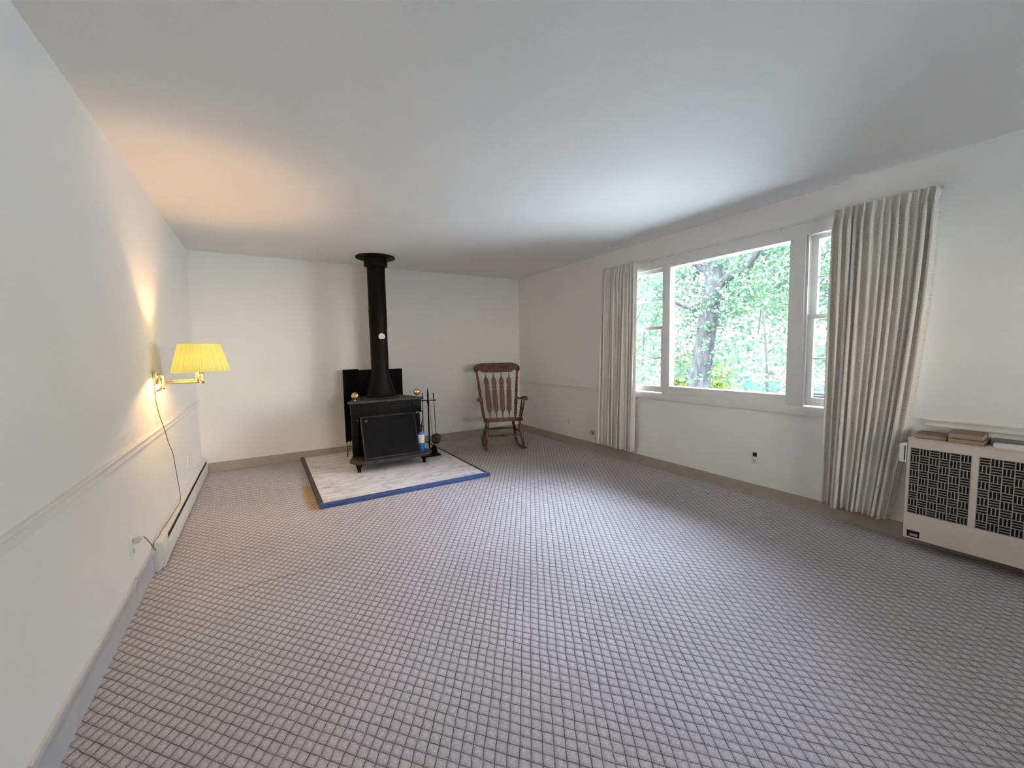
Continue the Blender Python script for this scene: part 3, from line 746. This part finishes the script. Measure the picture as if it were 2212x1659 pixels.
# fireplace tools: stand is one thing, each tool another
ts = empty('tool_stand', (2.30, -.83, .030)); tag(ts, 'black fireplace tool stand on the hearth, right of the stove', 'fire tool stand')
mb = MB(); mb.prism([(2.225, -.905), (2.405, -.905), (2.42, -.89), (2.42, -.765), (2.225, -.765)], 'z', .0305, .046, .003); mb.prism([(2.250, -.885), (2.395, -.885), (2.395, -.785), (2.250, -.785)], 'z', .046, .058, .003)
part('base', mb, 'cast_iron', ts)
part('pole', MB().turn((2.298, -.83, .056), (2.298, -.83, .858), [(0, .012), (.06, .012), (.08, .009), (.75, .009), (.78, .013), (.82, .009), (.88, .011), (.93, .008), (.96, .005), (1, .0025)]), 'cast_iron', ts)
mb = MB(); mb.tube([(2.208, -.80, .702), (2.298, -.83, .706), (2.385, -.86, .702)], .006, 8)
for x, y in ((2.208, -.80), (2.385, -.86), (2.27, -.87)): mb.tube([(2.298, -.83, .706), (x, y, .702)], .005, 8); mb.sphere((x, y, .704), .008, 10)
part('hanger_bar', mb, 'cast_iron', ts)
pk = empty('poker', (2.232, -.815, .18)); tag(pk, 'black fireplace poker hanging on the left of the tool stand', 'poker')
part('shaft', MB().turn((2.236, -.818, .800), (2.229, -.818, .190), [(0, .003), (.03, .006), (.12, .006), (.16, .0038), (.78, .0038), (.80, .006), (.93, .006), (1, .0015)]), 'cast_iron', pk)
part('hook', MB().tube(smooth_path([(2.229, -.818, .27), (2.215, -.83, .245), (2.208, -.84, .26)]), .003, 8), 'cast_iron', pk)
sv = empty('fire_shovel', (2.37, -.87, .18)); tag(sv, 'black fireplace shovel with a round blade, hanging right of the tool stand pole', 'shovel')
part('shaft', MB().turn((2.352, -.872, .800), (2.368, -.872, .300), [(0, .003), (.04, .006), (.16, .006), (.2, .004), (1, .004)]), 'cast_iron', sv)
mb = MB(); ctr = Vector((2.372, -.885, .235)); V = []; F = []
for r_ in range(5):
    for k in range(20):
        a = 2*math.pi*k/20; R = r_/4
        V.append((ctr.x+.062*R*math.cos(a), ctr.y+.02*R*R, ctr.z+.068*R*math.sin(a)))
for r_ in range(4):
    for k in range(20): F.append((r_*20+k, r_*20+(k+1) % 20, (r_+1)*20+(k+1) % 20, (r_+1)*20+k))
mb.quads(V, F); ob = part('blade', mb, 'cast_iron_ledge', sv)
md = ob.modifiers.new('thickness', 'SOLIDIFY'); md.thickness = .003
br = empty('hearth_brush', (2.33, -.845, .056)); tag(br, 'black hearth brush hanging in front of the tool stand pole', 'brush')
part('shaft', MB().turn((2.303, -.853, .700), (2.345, -.842, .150), [(0, .003), (.05, .006), (.2, .006), (.25, .0045), (1, .0045)]), 'lamp_brass', br)
part('bristles', MB().lathe((2.348, -.842, .060), [(.040, 0), (.042, .02), (.036, .06), (.016, .09), (.008, .10)], 20), 'board_black', br)

# ------------------------------------------------------------------ rocking chair (local: +y = forward)
CO = Vector((3.285, -.885, 0))
rc = empty('rocking_chair', CO, math.radians(180-21.7)); tag(rc, 'brown wooden rocking chair with four arrow slats in the far corner', 'chair')
def cpart(name, mb, m='wood_rocker', parent=None, label=None, smooth=40):
    o = mb.build(name, m, None, smooth); o.parent = parent or rc
    if label: o['label'] = label
    return o
# seat: saddle with rounded outline
outl = []
for k in range(48):
    a = 2*math.pi*k/48; ca, sa = math.cos(a), math.sin(a)
    e_ = .42
    x = math.copysign(abs(ca)**e_, ca); y = math.copysign(abs(sa)**e_, sa)
    wx = .245+.025*y
    outl.append((x*wx, y*.235))
sm_ = MB().prism(outl, 'z', -.046, 0, .014)
for v in sm_.bm.verts: v.co.z += .434+(v.co.y-.235)*.135        # the seat slopes down to the back
seat = cpart('seat', sm_)
def leg(a, b): return MB().turn(a, b, [(0, .013), (.10, .019), (.14, .017), (.16, .023), (.19, .023), (.21, .016), (.30, .021), (.50, .024), (.66, .018), (.70, .022), (.73, .015), (.78, .022), (.82, .015), (.86, .021), (.91, .014), (.94, .018), (1, .013)])
for sx_ in (-1, 1):
    cpart('leg', leg((sx_*.205, .165, .388), (sx_*.245, .215, .058)))
    cpart('leg', leg((sx_*.175, -.150, .345), (sx_*.235, -.235, .058)))
def rocker_z(y): return (y+.02)**2/(2*1.25)
for sx_ in (-1, 1):
    V = []; mb = MB(); ys = [-.47+.86*k/26 for k in range(27)]
    low = [(y, rocker_z(y)+.0015) for y in ys]; up = [(y, rocker_z(y)+.0015+.042*min(1, .45+6*min(y+.47, .39-y+.0))) for y in ys][::-1]
    mb.prism(low+up, 'x', sx_*.240-.012, sx_*.240+.012, .003)
    cpart('rocker', mb)
st_ = [(0, .008), (.08, .010), (.3, .013), (.5, .017), (.7, .013), (.92, .010), (1, .008)]
cpart('stretcher', MB().turn((-.225, .193, .205), (.225, .193, .205), st_))
cpart('stretcher', MB().turn((-.205, -.195, .225), (.205, -.195, .225), st_))
for sx_ in (-1, 1): cpart('stretcher', MB().turn((sx_*.222, .190, .225), (sx_*.205, -.190, .235), st_))
post = [(0, .014), (.05, .018), (.10, .021), (.13, .016), (.16, .022), (.19, .016), (.22, .022), (.25, .016), (.28, .023), (.34, .024), (.40, .019), (.43, .023), (.46, .016), (.56, .021), (.66, .017), (.70, .021), (.72, .014), (.76, .020), (.79, .013), (.83, .019), (.87, .014), (1, .014)]
PB = lambda s: Vector((s*.215, -.190, .370)); PT = lambda s: Vector((s*.288, -.395, 1.010))
for s in (-1, 1): cpart('back_post', MB().turn(PB(s), PT(s), post))
# crest rail in a tilted plane
def back_y(z): return -.195-(z-.425)*.342   # reclined plane
half = [(0, 1.118), (.238, 1.118), (.238, 1.108), (.262, 1.106), (.290, 1.098), (.315, 1.078), (.328, 1.050), (.325, 1.022), (.312, 1.000), (.295, .990), (.274, .996), (.262, 1.012), (.250, 1.020), (.238, 1.018), (.228, 1.004), (.212, .998), (.212, .990), (.10, .986), (0, .985)]
full = half+[(-x, z) for x, z in half[::-1][1:-1]]
mb = MB()
def sheared(mb_, pts, th, curve=.0):
    """plate whose outline lies in the reclined plane of the chair back"""
    v0 = []; v1 = []
    for x, z in pts:
        y = back_y(z)+curve*(x*x)
        v0.append(mb_.bm.verts.new((x, y+th/2, z))); v1.append(mb_.bm.verts.new((x, y-th/2, z)))
    fs = [mb_.bm.faces.new(v0), mb_.bm.faces.new(v1[::-1])]
    n = len(pts)
    for i in range(n): j = (i+1) % n; fs.append(mb_.bm.faces.new((v0[j], v0[i], v1[i], v1[j])))
    return mb_
crest = cpart('crest_rail', sheared(mb, full, .026), 'wood_rocker')
for xx, rings_ in ((-.297, ((0, .018),)), (.297, ((0, .018),)), (-.10, ((0, .022),)), (.10, ((0, .022),))):
    mb = MB(); rr = rings_[0][1]; zz = 1.045 if abs(xx) > .2 else 1.050; y = back_y(zz)+.0142
    mb.tube([(xx+rr*math.cos(a), y-.342*rr*math.sin(a), zz+rr*math.sin(a)) for a in [2*math.pi*k/14 for k in range(14)]], .0035, 6, close=True)
    for k in range(5):
        a = k*1.257; mb.tube([(xx, y, zz), (xx+rr*math.cos(a), y-.342*rr*math.sin(a), zz+rr*math.sin(a))], .0035, 5)
    if abs(xx) < .2:
        for s_ in (-1, 1): mb.tube([(xx+s_*.022, y, zz), (xx+s_*.045, y-.003, zz+.008), (xx+s_*.062, y+.001, zz-.004)], [.004, .005, .002], 6)
    cpart('carving', mb, 'wood_carving', crest, label='dark carved rosette')
sl = [(-1, 0), (-.95, .16), (-.80, .30), (-.70, .62), (-.66, 1), (-.60, 1), (0, 1.0), (.18, .98), (.24, .75), (.29, .95), (.36, .9), (.42, .72), (.47, .92), (.58, 1.0), (.66, .95), (.74, .55), (.82, .22), (1, .14)]
def slat(xb, xt):
    L_, R_ = [], []
    for t, w in sl:
        u = (t+1)/2; z = .372+u*(.992-.372); xc = xb+(xt-xb)*u; ww = max(.0045, .0345*w)
        L_.append((xc-ww, z)); R_.append((xc+ww, z))
    return sheared(MB(), L_+R_[::-1], .009)
for xb, xt in ((-.128, -.168), (-.043, -.056), (.043, .056), (.128, .168)): cpart('slat', slat(xb, xt), 'wood_slat')
# arms
for s in (-1, 1):
    P = smooth_path([(s*.246, -.270, .652), (s*.256, -.20, .640), (s*.270, -.08, .642), (s*.285, .03, .664), (s*.296, .09, .676), (s*.300, .135, .655)], 5)
    mb = MB(); n = len(P); rings = []
    for i, p in enumerate(P):
        t = i/(n-1); w = .022+.016*math.sin(min(1, t*1.1)*math.pi*.6); h = .014+.010*max(0, t-.55)
        q = [(w*math.cos(a), h*math.sin(a)) for a in [2*math.pi*k/12 for k in range(12)]]
        rings.append([mb.bm.verts.new((p.x+a, p.y, p.z+b)) for a, b in q])
    for r0, r1 in zip(rings, rings[1:]):
        for k in range(12): mb.bm.faces.new((r0[k], r0[(k+1) % 12], r1[(k+1) % 12], r1[k]))
    mb.bm.faces.new(rings[0]); mb.bm.faces.new(rings[-1][::-1])
    cpart('arm', mb)
    for y0, y1 in ((.115, .105), (.02, .0)):
        cpart('arm_spindle', MB().turn((s*.240, y0-.02, .400), (s*(.290 if y0 > .1 else .280), y1, .652), [(0, .008), (.12, .012), (.2, .009), (.25, .015), (.32, .010), (.5, .016), (.66, .010), (.72, .015), (.8, .009), (.9, .011), (1, .008)]))

# ------------------------------------------------------------------ gas wall heater
HX, HY0, HY1, HZ0, HZ1 = 3.97, -5.62, -4.690, .075, .700
gh = empty('wall_heater', (W-.09, (HY0+HY1)/2, HZ0)); tag(gh, 'beige wall heater with basket-weave grilles, at the right edge', 'heater')
mb = MB(); mb.box((HX+.012, HY0, HZ0), (W-.001, HY1, HZ1-.006), .004); mb.box((W-.035, HY0-.02, HZ0-.01), (W-.001, HY1+.03, HZ1), .002)
part('case', mb, 'heater_beige', gh)
part('top_panel', MB().box((HX-.004, HY0-.004, HZ1-.008), (W-.001, HY1+.004, HZ1), .003), 'heater_beige', gh)
G = [(-4.957, -4.702), (-5.243, -4.984), (-5.53, -5.271)]
GZ0, GZ1 = .235, .640
mb = MB()
fx0, fx1 = HX, HX+.012
mb.box((fx0, HY0, HZ0), (fx1, HY1, GZ0), .002); mb.box((fx0, HY0, GZ1), (fx1, HY1, HZ1-.008), .002)
ys = [HY1]+[v for a, b in G for v in (b, a)]+[HY0]
for i in range(0, len(ys), 2): mb.box((fx0, ys[i+1], GZ0), (fx1, ys[i], GZ1))
fp = part('front_panel', mb, 'heater_beige', gh, smooth=0)
def grille(a, b):
    mb = MB()
    bw = .0425; ny = 6; nz = 9
    by = (b-a)/ny; bz = (GZ1-GZ0)/nz; x0, x1 = HX+.001, HX+.005
    mb.box((x0, a-.001, GZ0-.001), (x1, a+.003, GZ1+.001)); mb.box((x0, b-.003, GZ0-.001), (x1, b+.001, GZ1+.001))
    mb.box((x0, a, GZ0), (x1, b, GZ0+.003)); mb.box((x0, a, GZ1-.003), (x1, b, GZ1))
    for i in range(ny):
        for j in range(nz):
            y0, z0 = a+i*by, GZ0+j*bz
            mb.box((x0, y0-.0022, z0), (x1, y0+.0022, z0+bz)); mb.box((x0, y0, z0-.0022), (x1, y0+by, z0+.0022))
            if (i+j) % 2:
                for k in (1, 2): mb.box((x0, y0, z0+bz*k/3-.0020), (x1, y0+by, z0+bz*k/3+.0020))
            else:
                for k in (1, 2): mb.box((x0, y0+by*k/3-.0020, z0), (x1, y0+by*k/3+.0020, z0+bz))
    return mb
for a, b in G:
    g = part('grille', grille(a, b), 'grille_grey', gh, smooth=0, label='dark basket-weave grille')
part('grille_backing', MB().box((HX+.010, HY0+.03, GZ0-.002), (HX+.0125, HY1-.005, GZ1+.002)), 'heater_dark', gh, smooth=0)
cb = part('control_opening', MB().box((HX-.0015, -4.765, .086), (HX+.002, -4.708, .126)), 'heater_dark', gh, smooth=0)
sub('control_tag', MB().box((HX-.003, -4.757, .094), (HX-.0014, -4.722, .108)), 'grille_grey', cb, gh, smooth=0)
sb = empty('switch_box', (3.995, -4.655, .60)); tag(sb, 'small white switch box between the right curtain and the wall heater', 'switch')
part('housing', MB().box((3.955, -4.686, .546), (4.03, -4.655, .660), .003), 'plastic_white', sb)
part('side_slot', MB().box((3.9535, -4.685, .556), (3.9555, -4.680, .650)), 'plastic_black', sb, smooth=0)

# ------------------------------------------------------------------ things on top of the wall heater
def book(name, x0, x1, y0, y1, z0, z1, label, rz=0.0, cat='book'):
    cxx, cyy = (x0+x1)/2, (y0+y1)/2
    e = empty(name, (cxx, cyy, z0)); tag(e, label, cat, 'old books on the wall heater')
    M = Matrix.Rotation(rz, 4, 'Z')
    hx, hy, h = (x1-x0)/2, (y1-y0)/2, z1-z0
    def put(n, mb, m):
        o = mb.build(n, m, None, 0); o.data.transform(M); o.parent = e
    c = MB(); c.box((-hx, -hy, 0), (hx, hy, .003), .001); c.box((-hx, -hy, h-.003), (hx, hy, h), .001); c.box((hx-.004, -hy, 0), (hx, hy, h), .001)
    put('cover', c, 'book_cover')
    put('pages', MB().box((-hx+.003, -hy+.003, .003), (hx-.004, hy-.003, h-.003)), 'book_pages')
book('book', 3.985, 4.125, -4.850, -4.712, .7003, .729, 'single brown old book lying next to the right curtain', .04)
book('book', 3.970, 4.118, -5.000, -4.858, .7003, .726, 'lower tan book of the stack of two on the heater', -.03)
book('book', 3.975, 4.128, -4.990, -4.853, .7263, .757, 'upper brown book lying on top of the stack of two', .05)
tag(MB().box((4.035, -5.30, .7003), (4.128, -5.012, .733), .002).build('flat_box', 'box_grey'), 'flat dark grey box lying along the wall behind the white box', 'box')
tag(MB().box((3.972, -5.36, .7003), (4.022, -5.030, .724), .002).build('flat_box', 'plastic_white'), 'long flat white box at the front of the heater top', 'box')

# ------------------------------------------------------------------ outside
GZ = -1.2
tag(MB().box((-30, -60, GZ-.2), (90, 70, GZ)).build('lawn', 'lawn', smooth=0), 'pale sunlit ground outside the window', 'ground', kind='structure')
struct(MB().box((-T, YR-3.0, 2.20), (W+T, YR-T, 2.32)).build('ceiling_light_block', 'exterior', smooth=0), 'unseen roof slab added behind the camera to cut steep sky light', 'roof')  # added slab out of view, keeps steep sky light off the carpet
# outer face of this house under the floor
struct(MB().box((-T, YR-T, GZ), (W+T, T, -.1)).build('wall_foundation', 'exterior', smooth=0), 'foundation wall below the room', 'wall')

def leaf_mesh(name, centers, size, rnd, m, per=9, spread=.28, droop=.5):
    V, F = [], []
    for c in centers:
        ax = Vector((rnd.gauss(0, 1), rnd.gauss(0, 1), rnd.gauss(-.15, .3))).normalized()
        for k in range(per):
            p = Vector(c)+ax*spread*(k/per*2-1)+Vector((rnd.gauss(0, .05), rnd.gauss(0, .05), rnd.gauss(0, .05)))*spread*4*.5
            s = size*rnd.uniform(.6, 1.3)
            d = Vector((rnd.gauss(0, 1), rnd.gauss(0, 1), rnd.gauss(-droop, .6))).normalized()
            w = d.cross(Vector((rnd.gauss(0, 1), rnd.gauss(0, 1), rnd.gauss(0, 1)))).normalized()
            n = d.cross(w)*.10*s; i = len(V)
            V += [p, p+d*s*.45+w*s*.33+n, p+d*s*1.05, p+d*s*.45-w*s*.33+n]
            F += [(i, i+1, i+2), (i, i+2, i+3)]
    me = bpy.data.meshes.new(name); me.from_pydata([tuple(v) for v in V], [], F); me.update(); me.materials.append(MATS[m])
    o = bpy.data.objects.new(name, me); COL.objects.link(o); return o
def tree(name, label, base, trunk, branches, centers, lsize, leaf_m, seed, bark='bark', per=9, spread=.28, group=None, cat='tree'):
    rnd = random.Random(seed)
    e = empty(name, base); tag(e, label, cat, group)
    def sh(o): o.data.transform(Matrix.Translation(-Vector(base))); o.parent = e; return o
    pts, rad = trunk
    tk = sh(MB().tube(smooth_path(pts, 4), [rad[0]+(rad[1]-rad[0])*i/(4*(len(pts)-1)) for i in range(4*(len(pts)-1)+1)], 14).build('trunk', bark))
    for bp, br_ in branches:
        q = smooth_path(bp, 4)
        sh(MB().tube(q, [br_[0]+(br_[1]-br_[0])*i/(len(q)-1) for i in range(len(q))], 8).build('branch', bark))
    sh(leaf_mesh('foliage', centers, lsize, rnd, leaf_m, per, spread))
    return e
rnd = random.Random(11)
cs_ = []
for _ in range(6000):
    x = rnd.uniform(9.9, 14.0); y = rnd.uniform(-6.5, 5.5); z = rnd.uniform(.3, 4.9)
    side = (y-(1.1+.25*(x-11)))       # beyond the trunk towards the open side the leaves hang thinner
    keep = 1.0 if z > 2.6 else (.85 if z > 1.7 else .6)
    if side < 0 and z < 1.9: keep *= .75
    if math.sin(x*2.1+1)*math.sin(y*1.7)*math.sin(z*2.3+.5) < -.4: keep *= .5
    if rnd.random() < keep: cs_.append((x, y, z))
tree('maple_tree', 'large leafy tree with a thick grey trunk in the middle of the picture window', (11.2, 1.62, GZ),
     ([(11.2, 1.62, GZ), (11.1, 1.52, .2), (11.05, 1.35, 1.3), (11.0, 1.18, 2.3), (11.0, 1.08, 3.2), (11.05, 1.15, 4.6), (11.1, 1.3, 6.5)], (.31, .17)),
     [([(11.0, 1.12, 2.75), (10.95, .75, 3.02), (10.9, .25, 3.20), (10.85, -.05, 3.45), (10.8, -.35, 3.95), (10.7, -.9, 4.6)], (.13, .05)),
      ([(11.0, 1.1, 3.2), (10.6, 1.9, 4.0), (10.4, 2.6, 5.0)], (.10, .04)),
      ([(11.0, 1.2, 2.2), (10.2, 1.9, 2.6), (9.6, 2.5, 3.2)], (.05, .02))],
     cs_, .112, 'leaf', 3)
saps = [(8.4, 1.35, -.35, .9), (8.9, 3.0, .15, .6), (7.2, 1.75, .2, .4), (6.6, .25, -.4, .4), (8.8, -1.5, .30, .3)]
slabels = ['thin sapling leaning right at the left edge of the picture window', 'slender sapling seen through the left sash', 'straight thin sapling at the far left of the left sash', 'forked sapling in front of the thick trunk', 'low thin sapling at the lower right of the picture window']
for i, (x, y, lean_, dd) in enumerate(saps):
    r2 = random.Random(40+i)
    top = 5.5 if i < 3 else (3.2 if i == 3 else 1.5)
    n_ = int(330*dd) if i < 4 else 60
    cc = [(x+max(-.6, min(.6, r2.gauss(0, .35))), y+lean_*.5+max(-.6, min(.6, r2.gauss(0, .38))), r2.uniform(.1, top)) for _ in range(n_)]
    tree('sapling', slabels[i], (x, y, GZ), ([(x, y, GZ), (x+.05, y+lean_*.25, .6), (x, y+lean_*.6, 2.0), (x+.1, y+lean_, top)], (.032, .012)),
         [([(x, y+lean_*.3, .9), (x-.1, y+lean_*.3+.35, 1.6), (x, y+lean_*.3+.7, 2.5)], (.014, .006)), ([(x, y+lean_*.45, 1.4), (x+.1, y+lean_*.45-.4, 2.2), (x, y+lean_*.45-.6, 3.0)], (.014, .006))] if i < 4 else [([(x, y+.1, .2), (x, y-.25, .55), (x, y-.5, .7)], (.010, .005))],
         cc, .095, 'leaf', 60+i, 'bark_thin', 7, .22, 'saplings outside the window')
def bush(name, label, c, r, m, n, ls, seed, cat='bush'):
    r3 = random.Random(seed); cs2 = []
    for _ in range(n):
        v = Vector((r3.gauss(0, 1), r3.gauss(0, 1), r3.gauss(0, 1))).normalized()*r3.uniform(.6, 1)
        cs2.append((c[0]+v.x*r[0], c[1]+v.y*r[1], c[2]+v.z*r[2]))
    e = empty(name, (c[0], c[1], GZ)); tag(e, label, cat)
    o = leaf_mesh('foliage', cs2, ls, r3, m, 8, .25); o.data.transform(Matrix.Translation((-c[0], -c[1], -GZ))); o.parent = e
    s = MB()
    for k in range(5):
        a = k*1.26; s.tube([(0, 0, 0), (r[0]*.4*math.cos(a), r[1]*.4*math.sin(a), c[2]-GZ)], .02, 6)
    o = s.build('stems', 'bark_thin'); o.parent = e
bush('yellow_bush', 'sunlit yellow-green bush left of the thick trunk outside', (15.5, 4.5, .1), (1.2, 1.5, 1.1), 'leaf_yellow', 420, .16, 5)
bush('yellow_bush', 'sunlit yellow-green bush seen low through the left sash', (15.5, 8.2, -.2), (1.0, 1.3, .9), 'leaf_yellow', 300, .16, 6)
bush('flower_bush', 'small red flowering bush before the white house', (24.5, 6.2, -.35), (.5, .8, .45), 'flower_red', 60, .14, 7)
for i, (x, y, h, rr) in enumerate(((34, 26, 9, 4.5), (42, 15, 11, 5.0), (43, 3.5, 12, 5.5), (38, -9, 10, 4.5), (23, 17.5, 8, 3.6))):
    r4 = random.Random(90+i); cc = []
    for _ in range(900):
        v = Vector((r4.gauss(0, 1), r4.gauss(0, 1), r4.gauss(0, 1))).normalized()*r4.uniform(.5, 1)
        cc.append((x+v.x*rr, y+v.y*rr, h*.55+v.z*h*.55))
    lab = ['far tree on the left of the view, behind the saplings', 'tall far tree rising behind the left end of the white house', 'tallest far tree rising over the middle of the white house', 'far tree beyond the right sash', 'nearer rounded tree left of the white house'][i]
    tree('far_tree', lab, (x, y, GZ), ([(x, y, GZ), (x, y, 2), (x+.2, y, h*.6), (x, y, h)], (.4, .12)), [], cc, .36, 'leaf_far', 120+i, 'bark', 8, .6, 'trees far behind the white house')
# white house across the yard
hs2 = empty('house', (30.5, 4.5, GZ)); tag(hs2, 'white single-storey house across the yard, seen through the window', 'house')
part('wall', MB().box((27, -3, GZ), (34, 11.0, 1.75)), 'house_siding', hs2, smooth=0)
mb = MB().prism([(26.4, 1.72), (34.6, 1.72), (34.6, 1.80), (30.5, 3.7), (26.4, 1.86)], 'y', -3.5, 11.4)
part('roof', mb, 'house_roof', hs2, smooth=0)
part('eave_shadow_strip', MB().box((26.30, -3.5, 1.70), (26.40, 11.4, 1.82)), 'house_eave_shadow_spout', hs2, smooth=0)  # dark strip standing for the shadow line under the eave
part('downspout', MB().box((26.90, 10.86, GZ), (26.99, 10.98, 1.72)), 'house_eave_shadow_spout', hs2, smooth=0)
for y0, y1, z0, z1 in ((6.45, 7.35, .25, 1.28), (4.2, 5.2, .25, 1.28), (1.2, 2.6, .25, 1.28), (9.3, 10.1, .25, 1.28)):
    f = MB()
    f.box((26.93, y0-.06, z0-.06), (27.0, y1+.06, z0)); f.box((26.93, y0-.06, z1), (27.0, y1+.06, z1+.06)); f.box((26.93, y0-.06, z0), (27.0, y0, z1)); f.box((26.93, y1, z0), (27.0, y1+.06, z1))
    f.box((26.94, y0, (z0+z1)/2-.02), (27.0, y1, (z0+z1)/2+.02)); f.box((26.94, (y0+y1)/2-.02, z0), (27.0, (y0+y1)/2+.02, z1))
    o = part('window', f, 'house_frame', hs2, smooth=0)
    sub('pane', MB().box((26.97, y0, z0), (26.995, y1, z1)), 'house_window', o, hs2, smooth=0)
# parked cars
def car(label, loc, rz, m):
    e = empty('car', loc, rz); tag(e, label, 'car', 'cars parked before the white house')
    def P(n, mb, mm, par=None): o = mb.build(n, mm); o.parent = par or e; return o
    P('body', MB().prism([(-2.2, .35), (2.2, .35), (2.25, .62), (2.1, .82), (1.1, .95), (-1.6, .98), (-2.15, .9), (-2.25, .6)], 'y', -.86, .86, .05), m)
    P('cabin', MB().prism([(-1.55, .96), (1.05, .93), (.35, 1.38), (-.95, 1.42)], 'y', -.74, .74, .05), 'house_window')
    P('roof_panel', MB().box((-.92, -.70, 1.40), (.33, .70, 1.45), .02), m)
    for x in (-1.4, 1.4):
        for y in (-.86, .86):
            w = P('wheel', MB().tube([(x, y-.1, .33), (x, y+.1, .33)], .33, 20), 'tyre')
            P('hubcap', MB().tube([(x, y-.11, .33), (x, y+.11, .33)], .18, 16), 'chrome', w)
car('blue car parked just right of the thick trunk, before the white house', (21.0, 6.6, GZ), 1.45, 'car_blue')
car('pale car parked in front of the middle of the white house', (22.5, 1.6, GZ), 1.6, 'car_white')
wp = MB()
r5 = random.Random(4)
for k in range(9):
    z = GZ+.05+.085*k; wp.box((17.9+r5.uniform(-.1, .1), -.2+r5.uniform(-.2, .2), z), (18.4+r5.uniform(-.1, .1), 2.2+r5.uniform(-.3, .3), z+.05))
tag(wp.build('board_pile', 'old_boards', smooth=0), 'low pile of weathered grey boards outside, seen through the right sash', 'wood pile', kind='stuff')
